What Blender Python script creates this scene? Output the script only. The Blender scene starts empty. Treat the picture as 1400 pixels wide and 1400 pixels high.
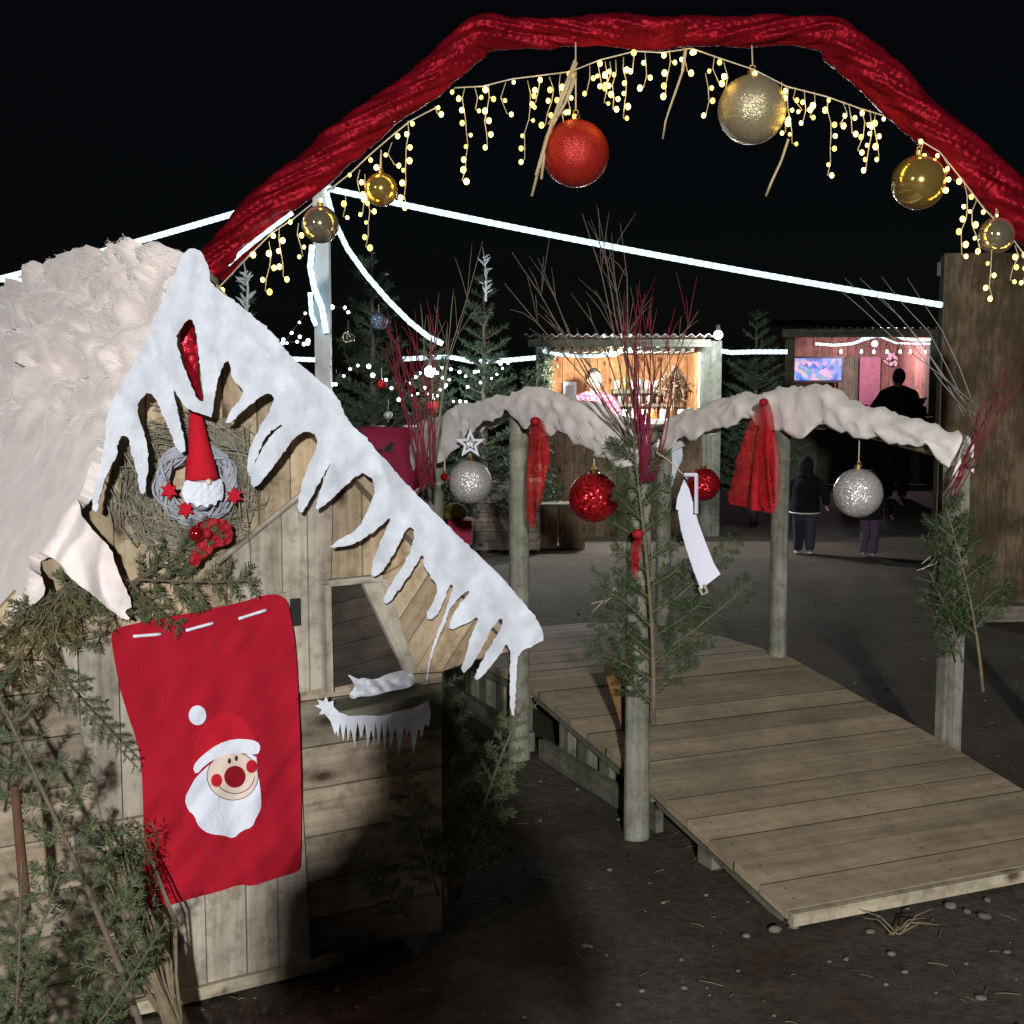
import bpy, math, random
from mathutils import Vector, noise, Matrix
from mathutils.geometry import delaunay_2d_cdt
random.seed(7)
sc = bpy.context.scene
COL = sc.collection
R = math.radians
# ---------------------------------------------------------------- camera frame
FPX, CH = 1800.0, 1.65
TH = math.atan(180 / 1800)
CAM = Vector((0, 0, CH))
FW = Vector((0, math.cos(TH), -math.sin(TH)))
UP = Vector((0, math.sin(TH), math.cos(TH)))
RT = Vector((1, 0, 0))
def ray(x, y): return FW + RT * ((x - 700) / FPX) - UP * ((y - 700) / FPX)
def gnd(x, y, h=0.0):
    d = ray(x, y); return CAM + d * ((h - CH) / d.z)
def at(x, y, Y):
    d = ray(x, y); return CAM + d * (Y / d.y)
def hit(x, y, o, n):
    d = ray(x, y); return CAM + d * (((o - CAM).dot(n)) / d.dot(n))
cd = bpy.data.cameras.new('camera'); cam = bpy.data.objects.new('camera', cd); COL.objects.link(cam)
cam.location = CAM; cam.rotation_euler = (math.pi / 2 - TH, 0, 0)
cd.sensor_width = 36; cd.lens = FPX / 1400 * 36; cd.clip_end = 600; cd.clip_start = 0.02
sc.camera = cam

# ---------------------------------------------------------------- mesh builder
class MB:
    def __init__(s): s.v = []; s.f = []; s.uv = []; s.mi = []
    def add(s, vs, fs, uvs=None, mi=0):
        b = len(s.v); s.v.extend([Vector(v) for v in vs])
        for k, f in enumerate(fs):
            s.f.append([i + b for i in f]); s.mi.append(mi)
            s.uv.append(uvs[k] if uvs else None)
    def obox(s, o, ax, ay, az, uvoff=None):
        """box from corner o with edge vectors; u runs along the longest"""
        o, ax, ay, az = map(Vector, (o, ax, ay, az))
        if ax.cross(ay).dot(az) < 0: ax, ay = ay, ax
        vs = [o, o+ax, o+ax+ay, o+ay, o+az, o+ax+az, o+ax+ay+az, o+ay+az]
        fs = [(0,3,2,1),(4,5,6,7),(0,1,5,4),(1,2,6,5),(2,3,7,6),(3,0,4,7)]
        L = [(ax.length,0),(ay.length,1),(az.length,2)]
        loc = [(0,0,0),(1,0,0),(1,1,0),(0,1,0),(0,0,1),(1,0,1),(1,1,1),(0,1,1)]
        order = sorted(L, reverse=True); a = order[0][1]; b = order[1][1]; c = order[2][1]
        ou, ov = random.uniform(0, 30), random.uniform(0, 30)
        ln = [ax.length, ay.length, az.length]
        uvs = []
        for f in fs:
            used = [loc[i] for i in f]
            if len({q[b] for q in used}) > 1: w = b
            else: w = c
            if len({q[a] for q in used}) == 1: a2, w2 = b, c
            else: a2, w2 = a, w
            uvs.append([(ou + q[a2]*ln[a2], ov + q[w2]*ln[w2]) for q in used])
        s.add(vs, fs, uvs)
    def box(s, x0, x1, y0, y1, z0, z1): s.obox((x0,y0,z0),(x1-x0,0,0),(0,y1-y0,0),(0,0,z1-z0))
    def tube(s, pts, rad, n=6, cap=True):
        pts = [Vector(p) for p in pts]; m = len(pts)
        if not isinstance(rad, (list, tuple)): rad = [rad]*m
        t0 = (pts[1]-pts[0]).normalized()
        a = t0.cross(Vector((0,0,1)));
        if a.length < .1: a = t0.cross(Vector((1,0,0)))
        a.normalize(); vs = []; L = 0; uvl = []
        for i in range(m):
            t = (pts[min(i+1,m-1)]-pts[max(i-1,0)]).normalized()
            a = (a - t*a.dot(t))
            if a.length < 1e-6: a = t.orthogonal()
            a.normalize(); b = t.cross(a)
            if i: L += (pts[i]-pts[i-1]).length
            uvl.append(L)
            for k in range(n):
                an = 2*math.pi*k/n
                vs.append(pts[i] + (a*math.cos(an)+b*math.sin(an))*rad[i])
        fs = []; uvs = []; ou = random.uniform(0,20); ov = random.uniform(0,20)
        for i in range(m-1):
            for k in range(n):
                k2 = (k+1) % n
                fs.append((i*n+k, i*n+k2, (i+1)*n+k2, (i+1)*n+k))
                w = 2*math.pi*max(rad[i],.001)/n
                uvs.append([(ou+uvl[i],ov+k*w),(ou+uvl[i],ov+(k+1)*w),(ou+uvl[i+1],ov+(k+1)*w),(ou+uvl[i+1],ov+k*w)])
        if cap:
            fs.append(tuple(reversed(range(n)))); fs.append(tuple((m-1)*n+k for k in range(n)))
            for q in (0, m-1): uvs.append([(ou+.01*math.cos(6.28*k/n), ov+.01*math.sin(6.28*k/n)) for k in range(n)])
        s.add(vs, fs, uvs)
    def ball(s, c, r, seg=16, rings=10):
        c = Vector(c)
        if not isinstance(r, (list, tuple, Vector)): r = (r, r, r)
        vs = [c+Vector((0,0,r[2]))]; fs = []
        for i in range(1, rings):
            p = math.pi*i/rings
            for k in range(seg):
                a = 2*math.pi*k/seg
                vs.append(c+Vector((r[0]*math.sin(p)*math.cos(a), r[1]*math.sin(p)*math.sin(a), r[2]*math.cos(p))))
        vs.append(c-Vector((0,0,r[2]))); e = len(vs)-1
        for k in range(seg):
            k2 = (k+1)%seg
            fs.append((0, 1+k, 1+k2))
            for i in range(rings-2): fs.append((1+i*seg+k, 1+(i+1)*seg+k, 1+(i+1)*seg+k2, 1+i*seg+k2))
            fs.append((1+(rings-2)*seg+k, e, 1+(rings-2)*seg+k2))
        s.add(vs, fs)
    def caps(s, p, q, r1, r2, n=10):
        p, q = Vector(p), Vector(q); s.tube([p, p.lerp(q,.5), q], [r1,(r1+r2)/2,r2], n)
        s.ball(p, r1, n, 6); s.ball(q, r2, n, 6)
    def prism(s, poly, ext, uvs2=None):
        """poly: 3-D points of a planar polygon, extruded by vector ext"""
        n = len(poly); poly = [Vector(p) for p in poly]; ext = Vector(ext)
        vs = poly + [p+ext for p in poly]
        fs = [tuple(reversed(range(n))), tuple(range(n, 2*n))]
        uv = None
        if uvs2: uv = [list(reversed(uvs2)), list(uvs2)]
        for k in range(n):
            k2 = (k+1)%n; fs.append((k, k2, n+k2, n+k))
            if uvs2: uv.append([uvs2[k], uvs2[k2], (uvs2[k2][0],uvs2[k2][1]+.01), (uvs2[k][0],uvs2[k][1]+.01)])
        s.add(vs, fs, uv)
    def build(s, name, mat, parent=None, smooth=False, recalc=False):
        me = bpy.data.meshes.new(name)
        off = parent['_o'] if parent and '_o' in parent else (0,0,0)
        off = Vector(off)
        me.from_pydata([(v-off)[:] for v in s.v], [], s.f)
        if any(u is not None for u in s.uv):
            ul = me.uv_layers.new(name='UVMap'); i = 0
            for u, f in zip(s.uv, s.f):
                for k in range(len(f)):
                    ul.data[i].uv = u[k] if u else (0,0); i += 1
        for m in (mat if isinstance(mat, (list, tuple)) else [mat]): me.materials.append(m)
        if any(s.mi): me.polygons.foreach_set('material_index', s.mi)
        if smooth: me.polygons.foreach_set('use_smooth', [True]*len(me.polygons))
        me.update()
        if recalc:
            import bmesh
            bm = bmesh.new(); bm.from_mesh(me); bmesh.ops.recalc_face_normals(bm, faces=bm.faces); bm.to_mesh(me); bm.free()
        o = bpy.data.objects.new(name, me); COL.objects.link(o)
        if parent: o.parent = parent; o['_o'] = off[:]
        return o

def thing(name, label, cat, loc=(0,0,0), group=None):
    o = bpy.data.objects.new(name, None); COL.objects.link(o); o.location = loc; o['_o'] = tuple(loc)
    o.empty_display_size = .1
    tag(o, label, cat, group); return o
def tag(o, label, cat, group=None):
    o['label'] = label; o['category'] = cat
    if group: o['group'] = group
    return o
def struct(o, kind='structure'): o['kind'] = kind; return o
def copy_tree(o, parent=None):
    c = o.copy(); COL.objects.link(c); c.parent = parent
    for ch in list(o.children): copy_tree(ch, c)
    return c

# ---------------------------------------------------------------- materials
def newmat(name):
    m = bpy.data.materials.new(name); m.use_nodes = True
    nt = m.node_tree; b = nt.nodes['Principled BSDF']; return m, nt, b
def lk(nt, a, b): nt.links.new(a, b)
def node(nt, t, **kw):
    n = nt.nodes.new(t)
    for k, v in kw.items():
        if k in n.inputs: n.inputs[k].default_value = v
        else: setattr(n, k, v)
    return n
def ramp(nt, stops):
    n = nt.nodes.new('ShaderNodeValToRGB'); e = n.color_ramp.elements
    while len(e) < len(stops): e.new(.5)
    for q, (p, c) in zip(e, stops): q.position = p; q.color = (*c, 1)
    return n
def simple(name, c, rough=.8, metal=0.0, var=.15, scale=12, bump=0.0, bscale=60, sheen=0.0, emit=None, estr=0.0, spec=.5, coat=0.0, alpha=1.0, trans=0.0, vgen='Object'):
    m, nt, b = newmat(name)
    b.inputs['Roughness'].default_value = rough; b.inputs['Metallic'].default_value = metal
    b.inputs['Specular IOR Level'].default_value = spec
    tc = node(nt, 'ShaderNodeTexCoord')
    if var:
        nz = node(nt, 'ShaderNodeTexNoise', Scale=scale, Detail=5.0); lk(nt, tc.outputs[vgen], nz.inputs['Vector'])
        rp = ramp(nt, [(.25, [x*(1-var) for x in c]), (.75, [min(1, x*(1+var)) for x in c])])
        lk(nt, nz.outputs['Fac'], rp.inputs['Fac']); lk(nt, rp.outputs['Color'], b.inputs['Base Color'])
    else: b.inputs['Base Color'].default_value = (*c, 1)
    if bump:
        n2 = node(nt, 'ShaderNodeTexNoise', Scale=bscale, Detail=6.0); lk(nt, tc.outputs[vgen], n2.inputs['Vector'])
        bp = node(nt, 'ShaderNodeBump', Strength=bump, Distance=.01); lk(nt, n2.outputs['Fac'], bp.inputs['Height'])
        lk(nt, bp.outputs['Normal'], b.inputs['Normal'])
    if sheen: b.inputs['Sheen Weight'].default_value = sheen
    if coat: b.inputs['Coat Weight'].default_value = coat
    if alpha < 1: b.inputs['Alpha'].default_value = alpha
    if trans: b.inputs['Transmission Weight'].default_value = trans
    if emit: b.inputs['Emission Color'].default_value = (*emit, 1); b.inputs['Emission Strength'].default_value = estr
    return m
def wood(name, cd, cl, tint=(1,1,1), rough=.8, gs=1.0, isl=.35, stain=.35, green=None, knots=True, grime=1.0):
    m, nt, b = newmat(name); b.inputs['Roughness'].default_value = rough; b.inputs['Specular IOR Level'].default_value = .3
    uv = node(nt, 'ShaderNodeUVMap'); tc = node(nt, 'ShaderNodeTexCoord'); geo = node(nt, 'ShaderNodeNewGeometry')
    # slow wobble of the grain
    wn = node(nt, 'ShaderNodeTexNoise', Scale=2.2, Detail=2.0); lk(nt, uv.outputs[0], wn.inputs['Vector'])
    wob = node(nt, 'ShaderNodeVectorMath', operation='MULTIPLY_ADD'); lk(nt, wn.outputs['Color'], wob.inputs[0])
    wob.inputs[1].default_value = (.0, .06, 0); lk(nt, uv.outputs[0], wob.inputs[2])
    mp = node(nt, 'ShaderNodeMapping'); mp.inputs['Scale'].default_value = (1.3*gs, 46*gs, 1); lk(nt, wob.outputs[0], mp.inputs['Vector'])
    g = node(nt, 'ShaderNodeTexNoise', Scale=1.0, Detail=7.0, Roughness=.62); lk(nt, mp.outputs[0], g.inputs['Vector'])
    mp2 = node(nt, 'ShaderNodeMapping'); mp2.inputs['Scale'].default_value = (.7*gs, 12*gs, 1); lk(nt, wob.outputs[0], mp2.inputs['Vector'])
    g2 = node(nt, 'ShaderNodeTexNoise', Scale=1.0, Detail=3.0); lk(nt, mp2.outputs[0], g2.inputs['Vector'])
    av = node(nt, 'ShaderNodeMath', operation='MULTIPLY_ADD'); lk(nt, g.outputs['Fac'], av.inputs[0]); av.inputs[1].default_value = .6
    sm = node(nt, 'ShaderNodeMath', operation='MULTIPLY'); lk(nt, g2.outputs['Fac'], sm.inputs[0]); sm.inputs[1].default_value = .4
    lk(nt, sm.outputs[0], av.inputs[2])
    mid = [(x+y)/2 for x, y in zip(cd, cl)]
    rp = ramp(nt, [(.33, cd), (.5, mid), (.66, cl)]); lk(nt, av.outputs[0], rp.inputs['Fac'])
    cur = rp.outputs['Color']
    if knots:
        mk = node(nt, 'ShaderNodeMapping'); mk.inputs['Scale'].default_value = (2.2, 4.5, 1); lk(nt, uv.outputs[0], mk.inputs['Vector'])
        vo = node(nt, 'ShaderNodeTexVoronoi', Scale=1.0, voronoi_dimensions='2D'); lk(nt, mk.outputs[0], vo.inputs['Vector'])
        kr = ramp(nt, [(.03, (.0,.0,.0)), (.07, (.5,.5,.5)), (.11, (1,1,1))]); kr.color_ramp.interpolation = 'EASE'
        lk(nt, vo.outputs['Distance'], kr.inputs['Fac'])
        kx = node(nt, 'ShaderNodeMix', data_type='RGBA'); lk(nt, kr.outputs['Color'], kx.inputs[0])
        kx.inputs[6].default_value = (cd[0]*.35, cd[1]*.28, cd[2]*.25, 1); lk(nt, cur, kx.inputs[7]); cur = kx.outputs[2]
    # per plank tone
    ri = ramp(nt, [(0, (1-isl,)*3), (1, (1+isl*.6, 1+isl*.5, 1+isl*.35))]); lk(nt, geo.outputs['Random Per Island'], ri.inputs['Fac'])
    mx = node(nt, 'ShaderNodeMix', data_type='RGBA', blend_type='MULTIPLY'); mx.inputs[0].default_value = 1
    lk(nt, cur, mx.inputs[6]); lk(nt, ri.outputs['Color'], mx.inputs[7]); cur = mx.outputs[2]
    # stains with a shape of their own
    sn = node(nt, 'ShaderNodeTexNoise', Scale=3.5, Detail=7.0, Roughness=.65); lk(nt, tc.outputs['Object'], sn.inputs['Vector'])
    sr = ramp(nt, [(.38, (1-stain,)*3), (.62, (1,1,1))]); lk(nt, sn.outputs['Fac'], sr.inputs['Fac'])
    m2 = node(nt, 'ShaderNodeMix', data_type='RGBA', blend_type='MULTIPLY'); m2.inputs[0].default_value = 1
    lk(nt, cur, m2.inputs[6]); lk(nt, sr.outputs['Color'], m2.inputs[7]); cur = m2.outputs[2]
    fn = node(nt, 'ShaderNodeTexNoise', Scale=17.0, Detail=9.0, Roughness=.7); lk(nt, tc.outputs['Object'], fn.inputs['Vector'])
    fr = ramp(nt, [(.36, (1-.38*grime,1-.40*grime,1-.43*grime)), (.52, (1,1,1)), (.72, (1.08,1.08,1.08))]); lk(nt, fn.outputs['Fac'], fr.inputs['Fac'])
    m4 = node(nt, 'ShaderNodeMix', data_type='RGBA', blend_type='MULTIPLY'); m4.inputs[0].default_value = 1
    lk(nt, cur, m4.inputs[6]); lk(nt, fr.outputs['Color'], m4.inputs[7]); cur = m4.outputs[2]
    if green:
        gn = node(nt, 'ShaderNodeTexNoise', Scale=5.0, Detail=5.0); lk(nt, tc.outputs['Object'], gn.inputs['Vector'])
        gr = ramp(nt, [(.5, (0,0,0)), (.68, (.35,.35,.35))]); lk(nt, gn.outputs['Fac'], gr.inputs['Fac'])
        m3 = node(nt, 'ShaderNodeMix', data_type='RGBA'); lk(nt, gr.outputs['Color'], m3.inputs[0]); lk(nt, cur, m3.inputs[6])
        m3.inputs[7].default_value = (*green, 1); cur = m3.outputs[2]
    lk(nt, cur, b.inputs['Base Color'])
    bp = node(nt, 'ShaderNodeBump', Strength=.45, Distance=.004); lk(nt, av.outputs[0], bp.inputs['Height']); lk(nt, bp.outputs['Normal'], b.inputs['Normal'])
    return m
def leafmat(name, c1, c2, rough=.55):
    m, nt, b = newmat(name); b.inputs['Roughness'].default_value = rough; b.inputs['Specular IOR Level'].default_value = .25
    geo = node(nt, 'ShaderNodeNewGeometry'); rp = ramp(nt, [(0, c1), (1, c2)])
    tc = node(nt, 'ShaderNodeTexCoord'); nz = node(nt, 'ShaderNodeTexNoise', Scale=7.0, Detail=3.0); lk(nt, tc.outputs['Object'], nz.inputs['Vector'])
    ad = node(nt, 'ShaderNodeMath', operation='MULTIPLY_ADD'); lk(nt, nz.outputs['Fac'], ad.inputs[0]); ad.inputs[1].default_value = 1.3
    sb = node(nt, 'ShaderNodeMath', operation='MULTIPLY_ADD'); lk(nt, geo.outputs['Random Per Island'], sb.inputs[0]); sb.inputs[1].default_value = .6; sb.inputs[2].default_value = -.45
    lk(nt, sb.outputs[0], ad.inputs[2]); lk(nt, ad.outputs[0], rp.inputs['Fac']); lk(nt, rp.outputs['Color'], b.inputs['Base Color'])
    return m
def emis(name, c, s):
    m, nt, b = newmat(name); b.inputs['Base Color'].default_value = (.02,.02,.02,1)
    b.inputs['Emission Color'].default_value = (*c, 1); b.inputs['Emission Strength'].default_value = s; return m
def glitter(name, c, c2, scale=160, rough=.22, metal=.75, tilt=.95):
    m, nt, b = newmat(name); tc = node(nt, 'ShaderNodeTexCoord')
    vo = node(nt, 'ShaderNodeTexVoronoi', Scale=scale); lk(nt, tc.outputs['Object'], vo.inputs['Vector'])
    rp = ramp(nt, [(0, c), (1, c2)]); sp = node(nt, 'ShaderNodeSeparateColor'); lk(nt, vo.outputs['Color'], sp.inputs[0])
    lk(nt, sp.outputs[0], rp.inputs['Fac']); lk(nt, rp.outputs['Color'], b.inputs['Base Color'])
    b.inputs['Metallic'].default_value = metal; b.inputs['Roughness'].default_value = rough
    # every fleck is tilted its own way
    sub = node(nt, 'ShaderNodeVectorMath', operation='SUBTRACT'); lk(nt, vo.outputs['Color'], sub.inputs[0]); sub.inputs[1].default_value = (.5,.5,.5)
    scl = node(nt, 'ShaderNodeVectorMath', operation='SCALE'); lk(nt, sub.outputs[0], scl.inputs[0]); scl.inputs['Scale'].default_value = tilt
    geo = node(nt, 'ShaderNodeNewGeometry'); ad = node(nt, 'ShaderNodeVectorMath', operation='ADD'); lk(nt, geo.outputs['Normal'], ad.inputs[0]); lk(nt, scl.outputs[0], ad.inputs[1])
    nm = node(nt, 'ShaderNodeVectorMath', operation='NORMALIZE'); lk(nt, ad.outputs[0], nm.inputs[0]); lk(nt, nm.outputs[0], b.inputs['Normal'])
    return m
M = {}
M['pine'] = wood('pine boards', (.31,.22,.13), (.60,.50,.35), isl=.3, stain=.25)
M['pale'] = wood('weathered boards', (.29,.255,.20), (.56,.52,.44), isl=.22, stain=.3)
M['hboard'] = wood('wall boards', (.21,.165,.115), (.50,.43,.33), isl=.35, stain=.35)
M['deck'] = wood('deck boards', (.27,.215,.14), (.50,.415,.29), isl=.15, stain=.26, gs=.7, knots=False, grime=.45)
M['edge'] = wood('cut board edge', (.36,.31,.21), (.62,.56,.42), isl=.15, stain=.4)
M['post'] = wood('treated posts', (.17,.165,.13), (.40,.395,.33), isl=.15, stain=.35, green=(.12,.17,.10), knots=False)
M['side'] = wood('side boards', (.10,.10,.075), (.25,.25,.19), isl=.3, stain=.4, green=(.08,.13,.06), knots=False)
M['stallwood'] = wood('stall boards', (.16,.11,.07), (.32,.24,.16), isl=.3)
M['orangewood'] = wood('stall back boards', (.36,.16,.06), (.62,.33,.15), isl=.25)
M['pinkwood'] = wood('second stall boards', (.22,.11,.09), (.40,.23,.19), isl=.25)
M['greywood'] = wood('grey crate boards', (.14,.12,.09), (.34,.30,.24), isl=.3)
M['felt'] = simple('white felt', (.72,.765,.85), 1, var=.10, scale=30, bump=.5, bscale=420, sheen=.3, spec=.1)
M['cotton'] = simple('cotton wadding', (.77,.705,.675), 1, var=.16, scale=11, bump=.18, bscale=90, sheen=.4, spec=.05)
M['drape'] = simple('off white fleece', (.86,.82,.78), 1, var=.12, scale=14, bump=.3, bscale=140, sheen=.3, spec=.1)
M['paper'] = simple('white card', (.72,.74,.86), .6, var=.03, spec=.3)
M['red'] = simple('red felt', (.40,.011,.027), .95, var=.10, scale=5, bump=.5, bscale=320, spec=.12)
M['redhat'] = simple('bright red felt', (.50,.012,.026), .95, var=.06, scale=14, bump=.2, bscale=260, spec=.15)
M['redgift'] = simple('crimson cloth', (.30,.008,.05), .8, var=.15, scale=6, bump=.2, bscale=60)
M['skinfelt'] = simple('cream felt', (.70,.58,.50), .95, var=.05, spec=.1)
M['whitefelt'] = simple('white applique', (.70,.74,.84), 1, var=.06, scale=20, bump=.3, bscale=90, spec=.1)
M['darkred'] = simple('dark red felt', (.25,.005,.012), .8, var=.08, spec=.2)
M['thread'] = simple('black thread', (.03,.02,.02), .9, var=0)
M['black'] = simple('black iron', (.02,.02,.022), .5, var=.2)
M['steel'] = simple('galvanised steel', (.35,.37,.39), .4, metal=.8, var=.15)
M['pane'] = wood('dark window inside', (.035,.03,.024), (.075,.062,.05), isl=.2, rough=.5)
M['twig'] = simple('grey twigs', (.33,.35,.40), .85, var=.25, scale=40)
M['hay'] = leafmat('hay', (.10,.095,.07), (.30,.28,.21), .9)
M['bark'] = simple('bark', (.13,.10,.07), .9, var=.3, scale=30, bump=.4)
M['barktan'] = simple('tan bark', (.17,.135,.08), .9, var=.3, scale=30, bump=.4)
M['redtwig'] = simple('red dyed twigs', (.19,.008,.025), .7, var=.3, scale=20)
M['needle'] = leafmat('fir needles', (.030,.048,.022), (.10,.135,.06))
M['needleg'] = leafmat('green fir needles', (.018,.032,.013), (.052,.082,.034))
M['needley'] = leafmat('yellow fir needles', (.055,.055,.018), (.16,.155,.06))
M['treen'] = leafmat('tree needles', (.025,.052,.030), (.09,.15,.085))
M['raffia'] = simple('raffia', (.60,.50,.32), .7, var=.15)
M['cord'] = simple('twine', (.55,.48,.36), .9, var=.1)
M['wire'] = simple('clear cable', (.55,.50,.40), .4, var=.1)
M['silver'] = glitter('silver glitter', (.50,.48,.47), (.80,.78,.77), 260, .35, .45, .75)
M['redglit'] = glitter('red glitter', (.30,.004,.01), (.70,.02,.03), 170, .28, .6, .85)
M['redsat'] = glitter('red frosted', (.42,.018,.012), (.60,.035,.02), 520, .42, .4, .6)
M['goldglit'] = glitter('gold frosted', (.40,.34,.20), (.62,.54,.34), 520, .35, .55, .6)
M['mirrorg'] = simple('gold mirror', (.80,.55,.15), .13, metal=.82, var=.1, coat=1)
M['mirrors'] = simple('pale gold mirror', (.75,.66,.46), .10, metal=.85, var=.1, coat=1)
M['redgloss'] = simple('red gloss', (.35,.004,.01), .08, metal=.6, var=0, coat=1)
M['bluebauble'] = glitter('blue glitter', (.25,.32,.50), (.5,.6,.8), 200)
M['goldcap'] = simple('gold cap', (.75,.58,.25), .25, metal=1, var=0)
M['bulb'] = emis('warm bulb', (1,.66,.115), 7.0)
M['wbulb'] = emis('cold bulb', (.80,.93,1), 9)
M['led'] = emis('cold led rope', (.58,.86,1), 2.4)
M['tulle'] = simple('red tulle', (.72,.025,.035), .7, var=.3, scale=22, alpha=.6, spec=.1)
M['bow'] = simple('red satin', (.30,.01,.018), .6, var=.25, spec=.2)
M['foil'] = simple('red foil', (.45,.01,.03), .25, metal=.7, var=.2, scale=20, bump=.5, bscale=40)

m = M['tulle']; nt = m.node_tree; b = nt.nodes['Principled BSDF']; tc = node(nt,'ShaderNodeTexCoord'); mp = node(nt,'ShaderNodeMapping'); mp.inputs['Scale'].default_value = (30,30,2.5)
nz = node(nt,'ShaderNodeTexNoise',Scale=1.0,Detail=3.0); lk(nt,tc.outputs['Object'],mp.inputs['Vector']); lk(nt,mp.outputs[0],nz.inputs['Vector'])
mr = node(nt,'ShaderNodeMapRange'); mr.inputs['From Min'].default_value = .3; mr.inputs['From Max'].default_value = .7; mr.inputs['To Min'].default_value = .16; mr.inputs['To Max'].default_value = .44
lk(nt,nz.outputs['Fac'],mr.inputs['Value']); lk(nt,mr.outputs[0],b.inputs['Alpha'])
M['dirt'] = simple('packed dirt', (.035,.028,.02), 1, var=.3, spec=.05)
for k_ in (0,1,2): M['bulb%d' % k_] = emis('warm bulb', (1,.66,.13), (3.5,7,12)[k_])
M['redpatch'] = simple('slightly brighter red felt', (.47,.012,.026), .95, var=.06, scale=14, bump=.3, bscale=260, spec=.12)
m = M['led']; nt = m.node_tree; b = nt.nodes['Principled BSDF']; uv = node(nt,'ShaderNodeUVMap'); sx = node(nt,'ShaderNodeSeparateXYZ'); lk(nt,uv.outputs[0],sx.inputs[0])
mu = node(nt,'ShaderNodeMath',operation='MULTIPLY'); mu.inputs[1].default_value = 105.0; lk(nt,sx.outputs[0],mu.inputs[0]); sn_ = node(nt,'ShaderNodeMath',operation='SINE'); lk(nt,mu.outputs[0],sn_.inputs[0])
mr = node(nt,'ShaderNodeMapRange'); mr.inputs['From Min'].default_value = -1; mr.inputs['To Min'].default_value = 1.3; mr.inputs['To Max'].default_value = 3.8; lk(nt,sn_.outputs[0],mr.inputs['Value']); lk(nt,mr.outputs[0],b.inputs['Emission Strength'])
# ---------------------------------------------------------------- outline sheets
def chaikin(p, n=1):
    for _ in range(n):
        q = []
        for i in range(len(p)):
            a, b = p[i], p[(i+1)%len(p)]
            q += [(a[0]*.75+b[0]*.25, a[1]*.75+b[1]*.25), (a[0]*.25+b[0]*.75, a[1]*.25+b[1]*.75)]
        p = q
    return p
def resample(p, st):
    q = []
    for i in range(len(p)):
        a, b = p[i], p[(i+1)%len(p)]
        L = math.hypot(b[0]-a[0], b[1]-a[1]); n = max(1, int(L/st))
        for k in range(n): q.append((a[0]+(b[0]-a[0])*k/n, a[1]+(b[1]-a[1])*k/n))
    return q
def inside(x, y, polys):
    c = False
    for p in polys:
        j = len(p)-1
        for i in range(len(p)):
            xi, yi = p[i]; xj, yj = p[j]
            if (yi > y) != (yj > y) and x < (xj-xi)*(y-yi)/(yj-yi)+xi: c = not c
            j = i
    return c
def sheet(outline, place, step=6, thick=.006, holes=(), smooth=1, rag=0):
    """a cut-out sheet: outline and holes are (a, b) points, place(a, b, e) gives the 3-D point e metres behind its face"""
    loops = [resample(chaikin(list(o), smooth) if smooth else list(o), step) for o in (outline, *holes)]
    if rag:
        rg = random.Random(3); loops = [[(x+rg.gauss(0,rag), y+rg.gauss(0,rag)) for x, y in lp] for lp in loops]
    vs = []; es = []
    for lp in loops:
        b = len(vs); vs += lp; es += [(b+i, b+(i+1)%len(lp)) for i in range(len(lp))]
    xs = [v[0] for v in loops[0]]; ys = [v[1] for v in loops[0]]
    rnd = random.Random(5); y = min(ys)+step*.5; row = 0
    bnd = {}
    for v in vs: bnd.setdefault((int(v[0]//step), int(v[1]//step)), []).append(v)
    while y < max(ys):
        x = min(xs)+step*(.5 if row % 2 else .9)
        while x < max(xs):
            px, py = x+rnd.uniform(-.15,.15)*step, y+rnd.uniform(-.15,.15)*step
            cx, cy = int(px//step), int(py//step)
            ok = all((q[0]-px)**2+(q[1]-py)**2 > (.55*step)**2 for i in (-1,0,1) for j in (-1,0,1) for q in bnd.get((cx+i, cy+j), ()))
            if ok and inside(px, py, loops): vs.append((px, py))
            x += step
        y += step*.87; row += 1
    r = delaunay_2d_cdt([Vector(v) for v in vs], es, [], 0, 1e-4)
    V = r[0]; T = [f for f in r[2] if inside(sum(V[i].x for i in f)/3, sum(V[i].y for i in f)/3, loops)]
    mb = MB(); n = len(V)
    pts = [place(v.x, v.y, 0) for v in V] + [place(v.x, v.y, thick) for v in V]
    edge = {}
    for f in T:
        for k in range(3):
            a, b = f[k], f[(k+1)%3]; edge[(a, b)] = edge.get((a, b), 0)+1
    fs = [tuple(f) for f in T] + [tuple(i+n for i in reversed(f)) for f in T]
    for (a, b) in edge:
        if (b, a) not in edge:
            q = len(pts); pts += [pts[b], pts[a], pts[a+n], pts[b+n]]; fs.append((q, q+1, q+2, q+3))
    used = sorted({i for f in fs for i in f}); mp = {u: k for k, u in enumerate(used)}
    mb.add([pts[u] for u in used], [tuple(mp[i] for i in f) for f in fs])
    return mb
def clip(poly, a, b, c):
    """keep a*x+b*y<=c"""
    out = []
    for i in range(len(poly)):
        p, q = poly[i], poly[(i+1)%len(poly)]
        dp, dq = a*p[0]+b*p[1]-c, a*q[0]+b*q[1]-c
        if dp <= 0: out.append(p)
        if (dp < 0 < dq) or (dq < 0 < dp):
            t = dp/(dp-dq); out.append((p[0]+(q[0]-p[0])*t, p[1]+(q[1]-p[1])*t))
    return out

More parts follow.
